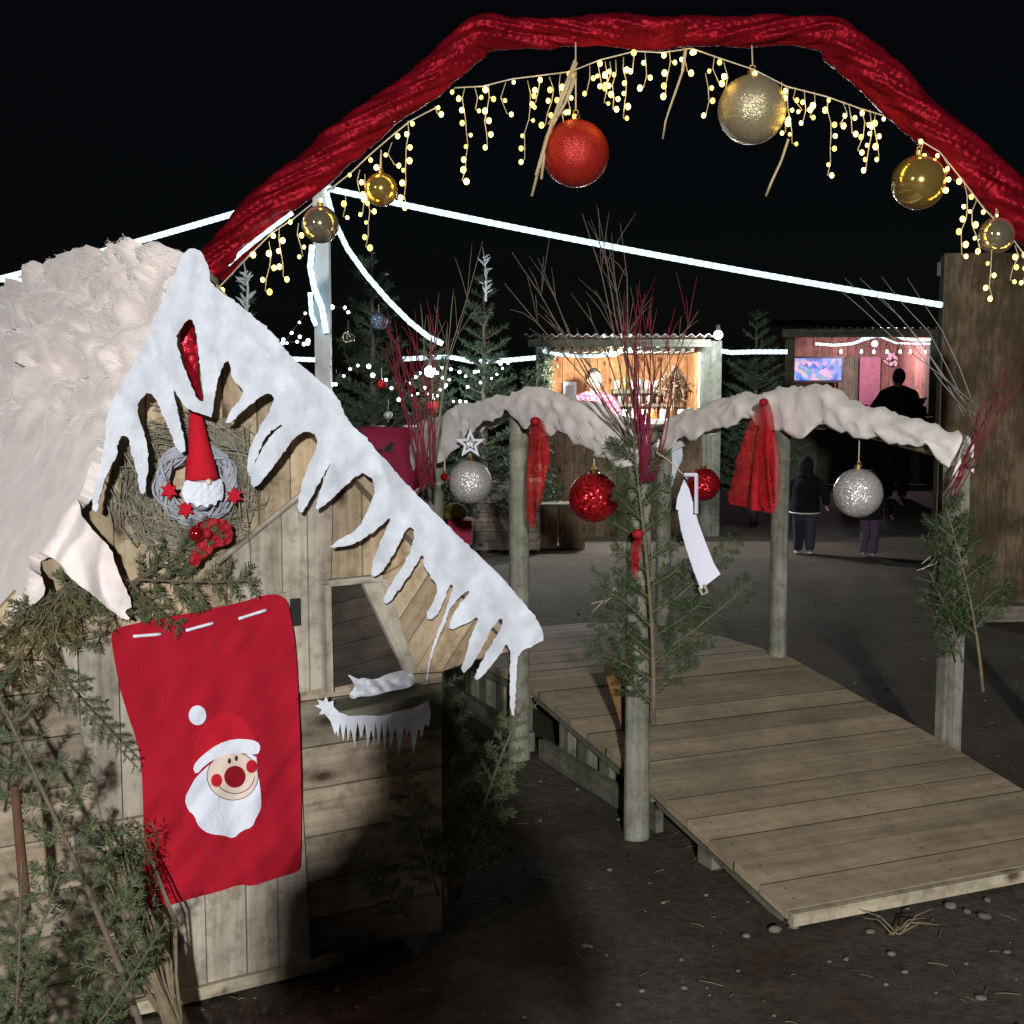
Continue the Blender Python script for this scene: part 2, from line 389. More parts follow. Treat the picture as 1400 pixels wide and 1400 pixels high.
# ---------------------------------------------------------------- hut frame
HP = gnd(235, 1365); HQ = gnd(605, 1275)
HU = (HQ-HP).normalized(); HN = Vector((HU.y, -HU.x, 0)); HB = -HN
Z3 = Vector((0,0,1))
def W(s, h, d=0): return HP + HU*s + HN*d + Z3*h
def F(x, y, d=0):
    p = hit(x, y, HP+HN*d, HN); return ((p-HP).dot(HU), p.z)
def FP(x, y, d=0): return hit(x, y, HP+HN*d, HN)
def planks(poly_px, ang, width, d0, th, gap=.004, mb=None, jit=0, seed=1):
    """boards laid on the front plane inside a polygon; ang 90 = upright boards"""
    rnd = random.Random(seed); mb = mb or MB()
    poly = [F(x, y, d0) for x, y in poly_px]
    ca, sa = math.cos(R(ang)), math.sin(R(ang)); nx, ny = -sa, ca
    vals = [nx*p[0]+ny*p[1] for p in poly]; v = min(vals)
    while v < max(vals)-.003:
        w = width*rnd.uniform(.85, 1.15)
        q = clip(clip(poly, nx, ny, v+w-gap), -nx, -ny, -v)
        if len(q) > 2:
            ou, ov = rnd.uniform(0,40), rnd.uniform(0,40); dd = rnd.uniform(0, jit)
            area = sum(q[i][0]*q[(i+1)%len(q)][1]-q[(i+1)%len(q)][0]*q[i][1] for i in range(len(q)))
            if area < 0: q = q[::-1]
            if abs(area) > 1e-4:
                uv = [(ou+ca*a+sa*b, ov+nx*a+ny*b) for a, b in q]
                mb.prism([W(a, b, d0-th+dd) for a, b in q], HN*th, uv)
        v += w
    return mb
hut = thing('fairy_hut', 'crooked little wooden hut with a steep snow-covered gable roof and leaning plank door', 'hut', HP)
# front wall: three fields of boards
wl = planks([(-120,900),(90,905),(150,1130),(232,1352),(232,1364),(-120,1452)], 0, .125, 0, .03, seed=3)
wl.build('horizontal_wall', M['hboard'], hut)
planks([(402,932),(604,920),(604,1272),(440,1314),(402,1322)], 0, .13, 0, .03, seed=9).build('horizontal_wall', M['hboard'], hut)
gb = planks([(272,372),(300,392),(705,888),(648,902),(604,918),(402,931),(402,1000),(90,1000),(85,903),(-60,896),(30,800),(120,640)], 90, .10, -.004, .026, seed=5, jit=.004)
gb.build('gable_wall', M['pine'], hut)
pb = planks([(318,756),(430,664),(455,684),(452,801),(446,806),(446,940),(404,948),(400,818),(318,828)], 90, .085, .024, .024, seed=8)
pb.build('pale_panel', M['pale'], hut)
b = MB(); b.tube([FP(296,770,.03), FP(365,714,.03), FP(432,660,.03)], .008, 6); b.build('batten', M['pale'], hut)
# slanting boards to the right of the window
sb = planks([(520,790),(600,745),(690,884),(604,917),(565,916)], 52, .075, .02, .02, seed=12); sb.build('slanted_panel', M['pine'], hut)
# door
dr = planks([(84,884),(240,846),(398,808),(425,1316),(237,1364),(205,1262),(140,1120)], 90, .105, .03, .03, seed=4, jit=.004)
door = dr.build('plank_door', M['pale'], hut)
h = MB(); h.obox(FP(397,856,.032), HU*.028, HN*.006, Z3*.075); h.ball(FP(402,850,.038), .004); h.ball(FP(402,828,.038), .004)
h.build('hinge', M['black'], door)
h = MB(); h.obox(FP(424,1318,.032), HU*.024, HN*.006, Z3*.115)
for yy in (1310,1292,1274): h.ball(FP(430,yy,.039), .004)
h.build('hinge', M['black'], door)
b = MB(); b.obox(FP(92,1168,.032), HU*.24, HN*.02, Z3*.07); b.build('door_brace', M['hboard'], door)
b = MB(); b.obox(FP(102,1160,.054), HU*.07, HN*.012, Z3*.04); b.tube([FP(120,1150,.066), FP(140,1150,.066)], .006, 6)
b.build('latch', M['steel'], door)
b = MB(); b.obox(W(-.12,.0,.028), HU*.60, HN*.022, Z3*.035); b.build('bottom_rail', M['edge'], hut)
# window: boards coloured dark for the unlit inside, behind a frame
wi = planks([(444,800),(514,793),(562,920),(446,942)], 8, .06, .026, .02, gap=.002, seed=2)
win = wi.build('window', M['pane'], hut)
def bar(mb, p, q, wd, d0, th):
    p, q = FP(*p, d0), FP(*q, d0); t = (q-p).normalized(); n = HN.cross(t)
    mb.obox(p-n*wd/2, q-p, n*wd, HN*th)
b = MB(); bar(b, (446,944),(443,798), .018, .03, .03); b.build('frame', M['pale'], win)
b = MB(); bar(b, (444,796),(518,789), .018, .03, .03); b.build('frame', M['pale'], win)
b = MB(); b.prism([FP(*q,.03) for q in ((492,796),(524,790),(566,918),(552,921))], HN*.02, [(0,0),(0,.07),(.28,.07),(.28,0)]); b.build('frame', M['pale'], win)
sl = MB(); sl.obox(FP(440,976,.032), FP(572,949,.032)-FP(440,976,.032), HN*.128, Z3*.034)
sill = sl.build('sill', M['side'], win)
# walls that close the body, roof slabs
ap = F(280,356); le = F(20,840); re = F(742,868)
DEP = 1.25
b = MB()
for s0 in (-.42, .80):
    for k in range(5): b.obox(W(s0, .02+k*.19, -.03), HB*(DEP-.1), Z3*.185, HU*.022)
for k in range(5): b.obox(W(-.42,.02+k*.19,-DEP), HU*1.24, Z3*.185, HB*.022)
b.build('body_wall', M['hboard'], hut)
def slab(a, c, side):
    fd = -.04 if side < 0 else .06
    p0, p1 = W(*a, fd), W(*c, fd); p0 = p0.lerp(p1,.14); e = p1-p0; nrm = HB.cross(e).normalized()
    if nrm.z < 0: nrm = -nrm
    mb = MB(); n = 6
    for k in range(n): mb.obox(p0+e*(k/n)-nrm*.115, e*(1/n)*.97, HB*(DEP+.18), nrm*.022)
    return mb, nrm, e
mbL, NL, EL = slab(ap, (le[0]-.06, le[1]-.12), -1); roofL = mbL.build('roof_slope', M['hboard'], hut)
mbR, NR, ER = slab(ap, F(726,850), 1); mbR.build('roof_slope', M['hboard'], hut)
# ---------------------------------------------------------------- snow cloths on the hut
def fl(x, y, sc_, amp, z=0.0): return noise.noise(Vector((x*sc_, y*sc_, z)))*amp
def front(d0, amp=.014, seed=0.0):
    def pl(x, y, e):
        s, h = F(x, y, d0)
        d = d0 - e + fl(s, h, 5, amp, seed) + fl(s, h, 16, amp*.45, seed+3) + (1-abs(fl(s+h*.6, h*.5, 7, 1, seed+8)))**7*amp*.55 + fl(s, h, 70, .0012, 5)
        return FP(x, y, d)
    return pl
fr_out = [(250,346),(262,338),(276,344),(286,366),(288,388),(311,405),(343,430),(375,456),(396,486),(429,514),(461,539),(475,577),(500,597),(516,618),(541,644),(559,665),(591,697),(609,715),(651,756),(691,794),(723,833),(734,845),(747,874),(730,881),(709,893),(706,917),(704,978),(698,977),(697,946),(698,872),(676,906),(653,932),(648,925),(666,890),(687,856),(686,843),(671,860),(661,884),(637,921),(629,917),(635,903),(644,867),(657,840),(637,853),(613,863),(616,848),(627,828),(645,806),(630,813),(616,831),(606,856),(590,897),(581,946),(584,912),(594,874),(606,845),(615,817),(620,798),(614,800),(608,820),(598,842),(589,848),(582,843),(592,824),(600,803),(589,790),(579,773),(578,754),(566,778),(545,806),(530,827),(523,822),(533,799),(557,766),(568,726),(559,719),(551,731),(538,760),(515,790),(507,785),(511,764),(523,735),(537,703),(516,724),(484,745),(446,750),(469,735),(491,721),(502,699),(515,669),(506,650),(491,647),(473,664),(448,687),(431,700),(435,678),(446,646),(455,628),(434,664),(415,701),(407,698),(409,674),(419,642),(436,606),(428,590),(411,591),(396,607),(379,631),(349,668),(341,660),(349,631),(368,597),(391,577),(364,593),(351,626),(341,658),(336,631),(350,591),(376,549),(370,536),(356,542),(331,563),(307,583),(313,564),(330,543),(333,532),(317,520),(314,492),(304,499),(294,534),(291,572),(282,568),(257,560),(244,545),(235,525),(246,577),(255,615),(246,620),(238,606),(229,581),(214,549),(205,534),(189,549),(187,566),(198,591),(204,627),(198,674),(192,676),(186,641),(178,616),(177,599),(168,593),(160,606),(161,622),(150,641),(143,655),(136,680),(131,704),(124,690),(134,650),(143,612),(147,556),(171,520),(200,463),(214,427),(236,381)]
fr_hole = [(261,432),(248,447),(240,463),(248,492),(259,520),(271,548),(279,549),(276,520),(271,481),(269,455)]
fm = sheet(fr_out, front(.125, .020), 3.6, .007, [fr_hole], 1, .55)
tag(fm.build('icicle_fringe', M['felt'], None, True), 'bluish white felt fringe cut into icicles along the front edges of the hut gable', 'snow fringe')
# wadding over the left slope, hanging over the gable front on the left
RO = W(*ap, 0)
PITS = [(132,498,16,9,.09),(106,512,20,8,.08),(118,448,9,7,.07),(128,428,12,6,.06),(60,508,18,6,.06),(168,525,10,14,.06),(196,392,8,16,.05),(30,455,16,8,.05),(90,400,14,6,.05),(160,470,10,10,.05),(215,372,12,7,.05),(20,560,26,8,.05),(148,560,7,16,.05)]
HILLS = [(85,470,30,22,.05),(150,440,26,20,.05),(160,400,30,16,.045),(60,430,34,20,.05),(190,360,26,12,.03),(30,500,30,22,.05),(150,500,14,14,.04),(95,540,34,16,.03)]
def cotton(x, y, e):
    up = .02
    p = hit(x, y, RO+NL*up, NL); back = -(p-RO).dot(HN)
    if back < -.105:
        q = FP(x, y, .105); base = q; n = HN
    else: base = p; n = NL
    k = max(0, min(1, (680-y)/190))            # lumpy batting above, smooth cloth below
    q = base
    lump = (-.045+math.sqrt(noise.noise(q*2.9)**2+.004)*.17 + math.sqrt(noise.noise(q*6.5+Vector((5,2,1)))**2+.004)*.065 + noise.noise(q*15)*.008 - max(0,noise.noise(q*4.5+Vector((3,1,2)))-.25)*.22)*k + noise.noise(q*40)*.003
    jx, jy = x+noise.noise(q*9)*14, y+noise.noise(q*9+Vector((7,0,0)))*14
    for cx, cy, rx_, ry_, am in PITS: lump -= am*math.exp(-(((jx-cx)/rx_)**2+((jy-cy)/ry_)**2))
    for cx, cy, rx_, ry_, am in HILLS: lump += am*math.exp(-(((jx-cx)/rx_)**2+((jy-cy)/ry_)**2)**1.5)
    lump = max(lump, -.05)
    fold = abs(noise.noise(Vector((q.dot(HU)*3+q.z*5, q.z*1.0-q.dot(HU)*9, 2))))*.075*(1-k*.8)
    return base + n*(lump+fold-e+.0) 
co = [(268,346),(240,343),(212,346),(192,338),(172,342),(150,345),(132,339),(112,343),(97,354),(82,366),(60,366),(52,386),(30,388),(0,391),(-70,400),(-80,845),(-30,850),(0,836),(11,847),(20,828),(32,811),(34,820),(46,830),(62,806),(54,787),(49,768),(62,757),(82,768),(97,793),(130,815),(160,842),(179,849),(170,834),(182,828),(160,786),(156,776),(150,747),(126,725),(106,696),(111,672),(132,636),(143,600),(147,560),(160,535),(178,498),(201,452),(222,398),(240,362)]
cm = sheet(co, cotton, 4.2, .03, [[(90,509),(103,503),(110,508),(122,511),(134,517),(128,525),(117,519),(104,521),(96,515)],[(117,431),(124,434),(131,444),(126,453),(120,447)],[(28,502),(44,507),(57,513),(50,517),(38,511)],[(150,548),(155,553),(152,566),(147,560)]], 1, .5)
wad = tag(cm.build('wadding_snow', M['cotton'], None, True, True), 'cream cotton wadding spread as lumpy snow over the hut roof, its hem hanging in points', 'artificial snow')
fz = MB(); rnd = random.Random(21); cpoly = [co]
for k in range(6500):
    x, y = rnd.uniform(-75,270), 336+rnd.random()**1.5*490
    if not inside(x, y, cpoly) or rnd.random() < (y-520)/150: continue
    p = cotton(x, y, -.001); a = rnd.uniform(0,6.283); L = rnd.uniform(2,7)
    q = cotton(x+L*math.cos(a), y+L*math.sin(a), -.002)
    if (q-p).length > .12: continue
    m = (p+q)/2+NL*rnd.uniform(.001,.009); q = q+NL*rnd.uniform(-.002,.010); w = (q-p).cross(FW).normalized()*rnd.uniform(.0004,.0009)
    fz.add([p-w, p+w, m+w, m-w, q], [(0,1,2,3),(3,2,4)])
fz.build('fibre_fuzz', M['cotton'], wad)
dm = sheet([(66,826),(76,834),(80,860),(81,892),(76,880),(70,858)], front(.06,.004), 5, .008, (), 1)
tag(dm.build('snow_strip', M['felt'], None, True), 'single narrow white cloth icicle hanging below the wadding hem, above the fir', 'snow strip')
# fringe on the sill
rnd = random.Random(6)
so = [(430,965),(437,963),(434,956),(442,959),(446,952),(449,960),(456,958),(456,966),(464,974),(478,979),(500,978),(520,979),(545,972),(565,968),(586,958),(589,976),(586,994)]
bot = []; x = 581
while x > 462:
    L = rnd.choice((10,16,26,38)); wv = rnd.uniform(5,13)
    bot += [(x, 994+rnd.uniform(-8,6)), (x-wv*.35, 1000+L*.5), (x-wv*.5+rnd.uniform(-2,2), 1000+L*.85), (x-wv*.75, 996+L*.3)]; x -= wv
so += bot + [(458,1004),(452,986),(444,976),(436,977),(440,970)]
f1 = sheet(so, front(.168,.016,2), 3, .005, (), 0)
fo = tag(f1.build('sill_fringe', M['felt'], None, True), 'white ragged icicle fringe hanging from the hut window sill', 'snow fringe')
def sillpl(x, y, e): 
    p = FP(x, y, .10); return p + Z3*(fl(p.x,p.y,20,.01)-e)
f2 = sheet([(476,950),(486,940),(480,928),(474,921),(490,929),(496,926),(512,930),(530,921),(552,916),(561,918),(570,930),(560,941),(535,944),(510,952),(490,952),(482,957)], lambda x, y, e: FP(x, y, .145-.0026*(957-y)+fl(x,y,.09,.022)+fl(x,y,.25,.008)-e), 3, .010, (), 1)
tag(f2.build('snow_cloth', M['felt'], None, True), 'crumpled white cloth lying on top of the window sill', 'snow cloth')

# ---------------------------------------------------------------- red sack with applique face
def sackpl(dd):
    def pl(x, y, e):
        s, h = F(x, y, .06)
        t = (y-830)/400
        a = .016+.014*max(0,t)
        d = .066 + fl(s*1.0+h*.25, h*.3, 9, a, 1) + fl(s, h, 14, .006, 4) + dd - e
        d += fl(s*1.0-h*.6, h*.5+s*.2, 16, .010, 7)*(.5+max(0,t)) + fl(s-h*.8, h*.3, 30, .0035, 11)
        d += .012*math.exp(-((x-(330+(y-830)*.06))/14)**2)*max(0,min(1,(y-1040)/120))
        return FP(x, y, d)
    return pl
sk = [(151,866),(160,858),(213,846),(270,836),(328,824),(362,813),(380,812),(392,820),(397,838),(404,880),(407,930),(410,1001),(412,1070),(412,1134),(411,1185),(408,1192),(370,1203),(345,1212),(328,1209),(300,1219),(266,1227),(240,1236),(203,1245),(199,1240),(197,1179),(196,1110),(193,1041),(186,1010),(177,984),(166,950),(160,922),(155,895)]
sack = thing('gift_sack', 'large red felt sack hung on the hut door with a white bearded face sewn on', 'sack', FP(280,1000,.06))
sheet(sk, sackpl(0), 6, .012, (), 1).build('sack_cloth', M['red'], sack, True)
for a, c in (((182,870),(220,867)),((254,862),(291,852)),((326,846),(364,834))):
    mb = MB(); p = [sackpl(.004)(a[0]+(c[0]-a[0])*k/6, a[1]+(c[1]-a[1])*k/6, 0) for k in range(7)]; mb.tube(p, .0045, 5)
    mb.build('cord_stitch', M['whitefelt'], sack, True)
def ell(cx, cy, rx, ry, n=24, rot=0): return [(cx+rx*math.cos(t)*math.cos(rot)-ry*math.sin(t)*math.sin(rot), cy+rx*math.cos(t)*math.sin(rot)+ry*math.sin(t)*math.cos(rot)) for t in [2*math.pi*k/n for k in range(n)]]
hatc = sheet([(262,1046),(268,1010),(283,985),(310,972),(335,982),(352,1012),(348,1030),(310,1020),(284,1030)], sackpl(.0025), 5, .002, (), 1).build('face_hat', M['redpatch'], sack, True)
beard = sheet([(268,1062),(261,1075),(252,1092),(257,1108),(266,1115),(270,1128),(280,1137),(291,1141),(306,1142),(319,1147),(330,1136),(345,1131),(350,1118),(357,1106),(357,1088),(355,1072),(352,1050),(350,1030),(320,1032),(290,1042)], sackpl(.005), 5, .003, (), 1).build('face_beard', M['whitefelt'], sack, True)
sheet(ell(318,1061,34,33), sackpl(.008), 4, .003, (), 0).build('face_skin', M['skinfelt'], beard, True)
sheet([(263,1048),(276,1033),(298,1017),(320,1010),(345,1011),(356,1017),(355,1028),(350,1032),(325,1029),(300,1034),(280,1046),(268,1060)], sackpl(.011), 4, .004, (), 1).build('hat_brim', M['whitefelt'], hatc, True)
sheet(ell(270,978,12,13.5), sackpl(.007), 4, .006, (), 0).build('pompom', M['whitefelt'], hatc, True)
sheet(ell(321,1062,14.5,15), sackpl(.015), 3, .006, (), 0).build('nose', M['darkred'], beard, True)
for cx, cy in ((296,1067),(344,1048)): sheet(ell(cx,cy,7.5,9), sackpl(.0125), 3, .003, (), 0).build('cheek', M['redhat'], beard, True)
for cx, cy in ((313.5,1040.5),(323,1037)): sheet(ell(cx,cy,2.2,3.8,12), sackpl(.0125), 2, .003, (), 0).build('eye', M['thread'], beard, True)
mb = MB(); mb.tube([sackpl(.0115)(321+27*math.cos(t), 1060+25*math.sin(t), 0) for t in [R(5+k*15) for k in range(12)]], .0012, 4); mb.build('smile', M['thread'], beard, True)
mb = MB(); mb.tube([sackpl(.0095)(318+35*math.cos(t), 1061+33*math.sin(t), 0) for t in [R(k*10) for k in range(37)]], .0009, 4); mb.build('face_seam', M['thread'], beard, True)

# ---------------------------------------------------------------- wreath with gnome
WC = FP(266,660,.035); PXM = (WC-CAM).dot(FW)/FPX
def wp(dx, dy, d=0): return WC + HU*dx*PXM*1.14 - Z3*dy*PXM + HN*d
hay = thing('hay_wreath', 'big fuzzy grey-green hay wreath on the gable, behind the small twig wreath', 'wreath', W(*F(266,660,.02), .02))
rnd = random.Random(11); mb = MB()
for k in range(1500):
    a = rnd.uniform(0, 6.283); r = rnd.gauss(66, 13); off = rnd.uniform(-.03,.03)
    tx = a+math.pi/2+rnd.gauss(0,.55); L = rnd.uniform(12,34)
    cx, cy = r*math.cos(a)-6, r*math.sin(a)*1.15+2
    p = wp(cx-L*math.cos(tx), cy-L*math.sin(tx), -.03+off); q = wp(cx+L*math.cos(tx), cy+L*math.sin(tx), -.03+off+rnd.gauss(0,.012))
    m = (p+q)/2+HN*rnd.uniform(0,.015); w = Z3.cross(HN).normalized()*.0016+Z3*.0012
    mb.add([p-w, p+w, m+w, m-w, q], [(0,1,2,3),(3,2,4)])
mb.build('hay_ring', M['hay'], hay)
wr = thing('twig_wreath', 'small grey-blue twisted twig wreath with red stars, hanging on the gable', 'wreath', WC)
mb = MB()
for k in range(34):
    ph = rnd.uniform(0,6.28); tw = rnd.choice((2,3,4,-3)); rr = rnd.uniform(2,11); a0 = rnd.uniform(0,6.28); ln = rnd.uniform(3.5,6.4); pts = []
    for i in range(36):
        a = a0+ln*i/35; rad = 42+rr*math.cos(a*tw+ph)
        pts.append(wp(rad*math.cos(a), rad*1.1*math.sin(a), .015+rr*PXM*math.sin(a*tw+ph)))
    mb.tube(pts, rnd.uniform(.0024,.0042), 5)
mb.build('twig_ring', M['twig'], wr, True)
def star3(c, r, d, n=5, inner=.45, th=.008, rot=0, U=HU):
    m2 = MB(); pl = []
    for k in range(2*n):
        a = math.pi*k/n+rot; q = r*(1 if k%2==0 else inner); pl.append(c+U*q*math.sin(a)+Z3*q*math.cos(a)+HN*d)
    m2.prism(pl, HN*th); return m2
for cx, cy in ((-38,7),(-19,33),(41,18)):
    star3(wp(cx,cy), .024, .045, 6, .5).build('red_star', M['redhat'], wr, False, True)
gn = thing('gnome_ornament', 'felt gnome with tall red hat and white beard sitting inside the twig wreath', 'gnome', wp(0,30,.05))
GU = HU
mb = MB(); rings = []
prof = [(-100,4),(-92,9),(-70,12),(-45,16),(-25,20),(-10,22),(-4,22)]
mb.tube([wp(2-(-y-4)*.02, y, .05-.03*(-y/100)) for y, r in prof], [r*PXM for y, r in prof], 18); mb.build('hat', M['redhat'], gn, True)
bl = [(-22,-8),(-12,-4),(0,-3),(14,-4),(22,-8),(25,8),(22,24),(16,20),(13,30),(6,24),(2,32),(-5,25),(-10,31),(-15,22),(-22,25),(-26,8)]
def brd(x, y, e): return wp(x, y, .06+.024*math.sqrt(max(0,1-(x/28)**2))+fl(x,y,.25,.004)-e)
sheet(bl, brd, 2.5, .01, (), 1).build('beard', M['whitefelt'], gn, True)
mb = MB(); mb.ball(wp(4,-4,.088), .008, 12, 8); mb.build('nose', M['skinfelt'], gn, True)
mb = MB(); mb.ball(wp(0,10,.05), (.04,.03,.05), 14, 10); mb.build('body', M['twig'], gn, True)
mb = MB(); pth = [wp(-6,-222,.0), wp(-3,-185,.0), wp(1,-145,.004), wp(4,-112,.012), wp(2,-96,.02)]
vs = []; 
for i, p in enumerate(pth):
    w = HU*(.016+.004*math.sin(i*2)); vs += [p-w, p+w+HN*.006*math.sin(i*1.7), p+w-HN*.004, p-w-HN*.004]
mb.add(vs, [f for i in range(len(pth)-1) for f in ((4*i,4*i+1,4*i+5,4*i+4),(4*i+2,4*i+3,4*i+7,4*i+6),(4*i+1,4*i+2,4*i+6,4*i+5),(4*i+3,4*i,4*i+4,4*i+7))])
mb.build('ribbon', M['foil'], gn, False)
bw = thing('satin_bow', 'crumpled dark red satin bow tied below the twig wreath', 'bow', wp(8,72,.05))
mb = sheet([(-8,52),(10,46),(30,50),(38,66),(34,84),(16,86),(2,100),(-10,112),(-18,108),(-12,90),(-4,76),(-12,66)], lambda x, y, e: wp(x, y, .06+fl(x,y,.16,.013)+fl(x,y,.4,.005)-e), 2.5, .008, (), 1)
mb.build('bow_loops', M['bow'], bw, True)
mb = MB(); mb.ball(wp(2,66,.075), .014, 12, 8); mb.build('knot', M['bow'], bw, True)
rb = thing('small_bauble', 'tiny glossy dark red bauble hanging beside the satin bow', 'bauble', wp(-11,65,.08))
mb = MB(); mb.ball(wp(-11,65,.08), .021, 20, 14); mb.build('ball', M['redgloss'], rb, True)
mb = MB(); mb.tube([wp(-11,54,.08), wp(-11,50,.08)], .006, 8); mb.build('cap', M['goldcap'], rb)
# ---------------------------------------------------------------- fir branches (grow along +Z, flat in XZ)
def fir_mesh(L, spread, seed, nl=.022, dens=1.0, twigs=26, droop=0.0, bare=.08, tiers=1, width=.0016):
    rnd = random.Random(seed); st = MB(); nd = MB()
    ph = rnd.uniform(0,6)
    def P(t): return Vector((.05*L*math.sin(t*2.2+ph)-.05*L*math.sin(ph), .03*L*math.sin(t*3+ph*2)-.03*L*math.sin(2*ph)-droop*t*t*L*.3, L*t))
    def needles(pts, den, nlen):
        tot = sum((pts[i+1]-pts[i]).length for i in range(len(pts)-1))
        n = int(tot/.0021*den)
        for i in range(n):
            u = (i+rnd.random())/n*(len(pts)-1); k = min(int(u), len(pts)-2); fr = u-k
            c = pts[k].lerp(pts[k+1], fr); d = (pts[k+1]-pts[k]).normalized()
            o = d.cross(Vector((0,1,0))).normalized(); b = d.cross(o); s_ = 1 if i % 2 else -1
            side = (o*s_*rnd.uniform(.6,1)+b*rnd.uniform(-.75,.75)).normalized()
            e_ = min(1, (1-u/(len(pts)-1))*4+.55)
            v = (d*rnd.uniform(.65,1.0)+side*rnd.uniform(.75,1.05)).normalized()*nlen*rnd.uniform(.8,1.1)*e_
            w = v.cross(Vector((rnd.gauss(0,1), rnd.gauss(0,1), rnd.gauss(0,1)))); w = w.normalized()*width
            nd.add([c-w*.6, c+v*.5-w, c+v, c+v*.5+w, c+w*.6], [(0,1,2,3,4)])
    N = 10; main = [P(k/N) for k in range(N+1)]
    st.tube(main, [.0065*(L/.8)*(1-.8*k/N)+.0012 for k in range(N+1)], 6)
    needles([P(.35+.65*k/8) for k in range(9)], dens*.8, nl)
    for k in range(twigs):
        t = bare+(1-bare)*(k+.3*rnd.random())/twigs; base = P(t); sgn = 1 if k % 2 else -1
        ln = spread*(1-.72*t)*rnd.uniform(.7,1.15)*(1 if t > .12 else .7)
        an = R(rnd.uniform(44,56)); yy = rnd.uniform(-.55,.55)
        d = Vector((sgn*math.sin(an), yy*.7, math.cos(an))).normalized()
        pts = [base + d*ln*q/4 + Vector((0,0,.10*ln*(q/4)**2*rnd.uniform(-1.6,1))) for q in range(5)]
        st.tube(pts, [.0026,.0022,.0018,.0014,.0008], 4, False); needles(pts, dens, nl)
        if tiers > 0 and ln > .09:
            for q in (1,2,3):
                for s2 in (-1,1):
                    d2 = (d*1.0+d.cross(Vector((0,1,0)))*s2*rnd.uniform(.65,.85)+Vector((0,rnd.gauss(0,.15),0))).normalized()
                    l2 = ln*rnd.uniform(.28,.5)*(1-.18*q)
                    p2 = [pts[q]+d2*l2*j/3+Vector((0,0,-.02*l2*j*droop)) for j in range(4)]
                    needles(p2, dens, nl)
    return st, nd
_fir = {}
def fir(key, loc, up, face, label, mat='needle', stem='bark', scale=1.0, group=None, name='fir_branch', cat='fir branch', **kw):
    """place a branch: base at loc, growing along up, its flat side towards face"""
    if key not in _fir:
        st, nd = fir_mesh(**kw)
        r = thing(name, label, cat); st.build('stem', M[stem], r, True); nd.build('needles', M[mat], r); _fir[key] = r; o = r
    else:
        o = copy_tree(_fir[key])
    tag(o, label, cat, group)
    up = Vector(up).normalized(); y = -Vector(face); y = (y-up*y.dot(up)).normalized(); x = y.cross(up)
    m = Matrix((x, y, up)).transposed().to_4x4(); m.translation = Vector(loc)
    o.matrix_world = m @ Matrix.Scale(scale, 4); return o
TOC = Vector((0,-1,0))
# ---------------------------------------------------------------- footbridge
BO = gnd(870,1140); BM = gnd(710,1035); BL = (BM-BO).length; BU = (BM-BO).normalized(); BV = Vector((BU.y,-BU.x,0))
def B(t, w, h): return BO+BU*t+BV*w+Z3*h
def BT(x, y, w):
    p = hit(x, y, BO+BV*w, BV); return (p-BO).dot(BU), p.z
BW = 1.41
br = thing('footbridge', 'arched wooden footbridge with round posts and rails leading past the hut into the market', 'footbridge', BO)
prof = [(-.905,.055),(-.02,.20),(BL,.345),(2*BL,.31),(3.0*BL,.13)]
for k in range(4):
    (t0,h0),(t1,h1) = prof[k], prof[k+1]; n = max(1, round((t1-t0)/.155)); mb = MB(); rnd = random.Random(20+k)
    for i in range(n):
        a, b_ = i/n, (i+1)/n-.012/n*(1+rnd.random())
        A = B(t0+(t1-t0)*a, .022+rnd.uniform(-.004,.004)*(i>0 or k>0), h0+(h1-h0)*a-.03+rnd.uniform(-.0007,.0007)); E_ = B(t0+(t1-t0)*b_, .022, h0+(h1-h0)*b_-.03)
        e = BU*((t1-t0)*(b_-a))+Z3*((h1-h0)*(b_-a)); nn = BV.cross(e).normalized(); nn = nn if nn.z > 0 else -nn
        if i:
            mb.obox(A-e*.025, BV*(BW-.05), e*.026, nn*.0304); mb.mi[-6:] = [1]*6
        mb.obox(A, BV*(BW-.045+rnd.uniform(-.006,.006)*(i>0 or k>0)), e, nn*.03)
    for i in range(n):
        for ww in (.09, BW*.5, BW-.09):
            for q in (.3,.7):
                a = (i+q)/n; p = B(t0+(t1-t0)*a, ww+rnd.uniform(-.012,.012), h0+(h1-h0)*a+.0008); k0 = len(mb.f); mb.ball(p, (.0042,.0042,.0012), 8, 4); mb.mi[k0:] = [1]*(len(mb.f)-k0)
    mb.build('deck_section', [M['deck'], M['dirt']], br)
# side boards under the deck edges and the stubs that carry them
for w in (.06, BW-.09):
    for k in range(4):
        (t0,h0),(t1,h1) = prof[k], prof[k+1]
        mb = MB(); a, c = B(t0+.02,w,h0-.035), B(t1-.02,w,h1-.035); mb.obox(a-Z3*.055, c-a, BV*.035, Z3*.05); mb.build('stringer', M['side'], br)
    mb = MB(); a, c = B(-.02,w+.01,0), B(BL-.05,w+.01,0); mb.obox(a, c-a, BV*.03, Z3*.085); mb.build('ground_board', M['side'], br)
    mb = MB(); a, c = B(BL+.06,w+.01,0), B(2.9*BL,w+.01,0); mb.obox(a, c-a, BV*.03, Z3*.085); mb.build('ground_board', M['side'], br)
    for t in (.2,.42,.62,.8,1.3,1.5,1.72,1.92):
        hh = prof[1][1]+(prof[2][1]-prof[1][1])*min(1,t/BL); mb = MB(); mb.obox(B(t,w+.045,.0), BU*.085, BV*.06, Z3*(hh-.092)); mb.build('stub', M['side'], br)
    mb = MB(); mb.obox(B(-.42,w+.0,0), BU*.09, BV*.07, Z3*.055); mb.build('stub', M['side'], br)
mb = MB(); mb.obox(B(-.94,.025,.012), BV*(BW-.05), BU*.03, Z3*.04); mb.build('edge_board', M['edge'], br)
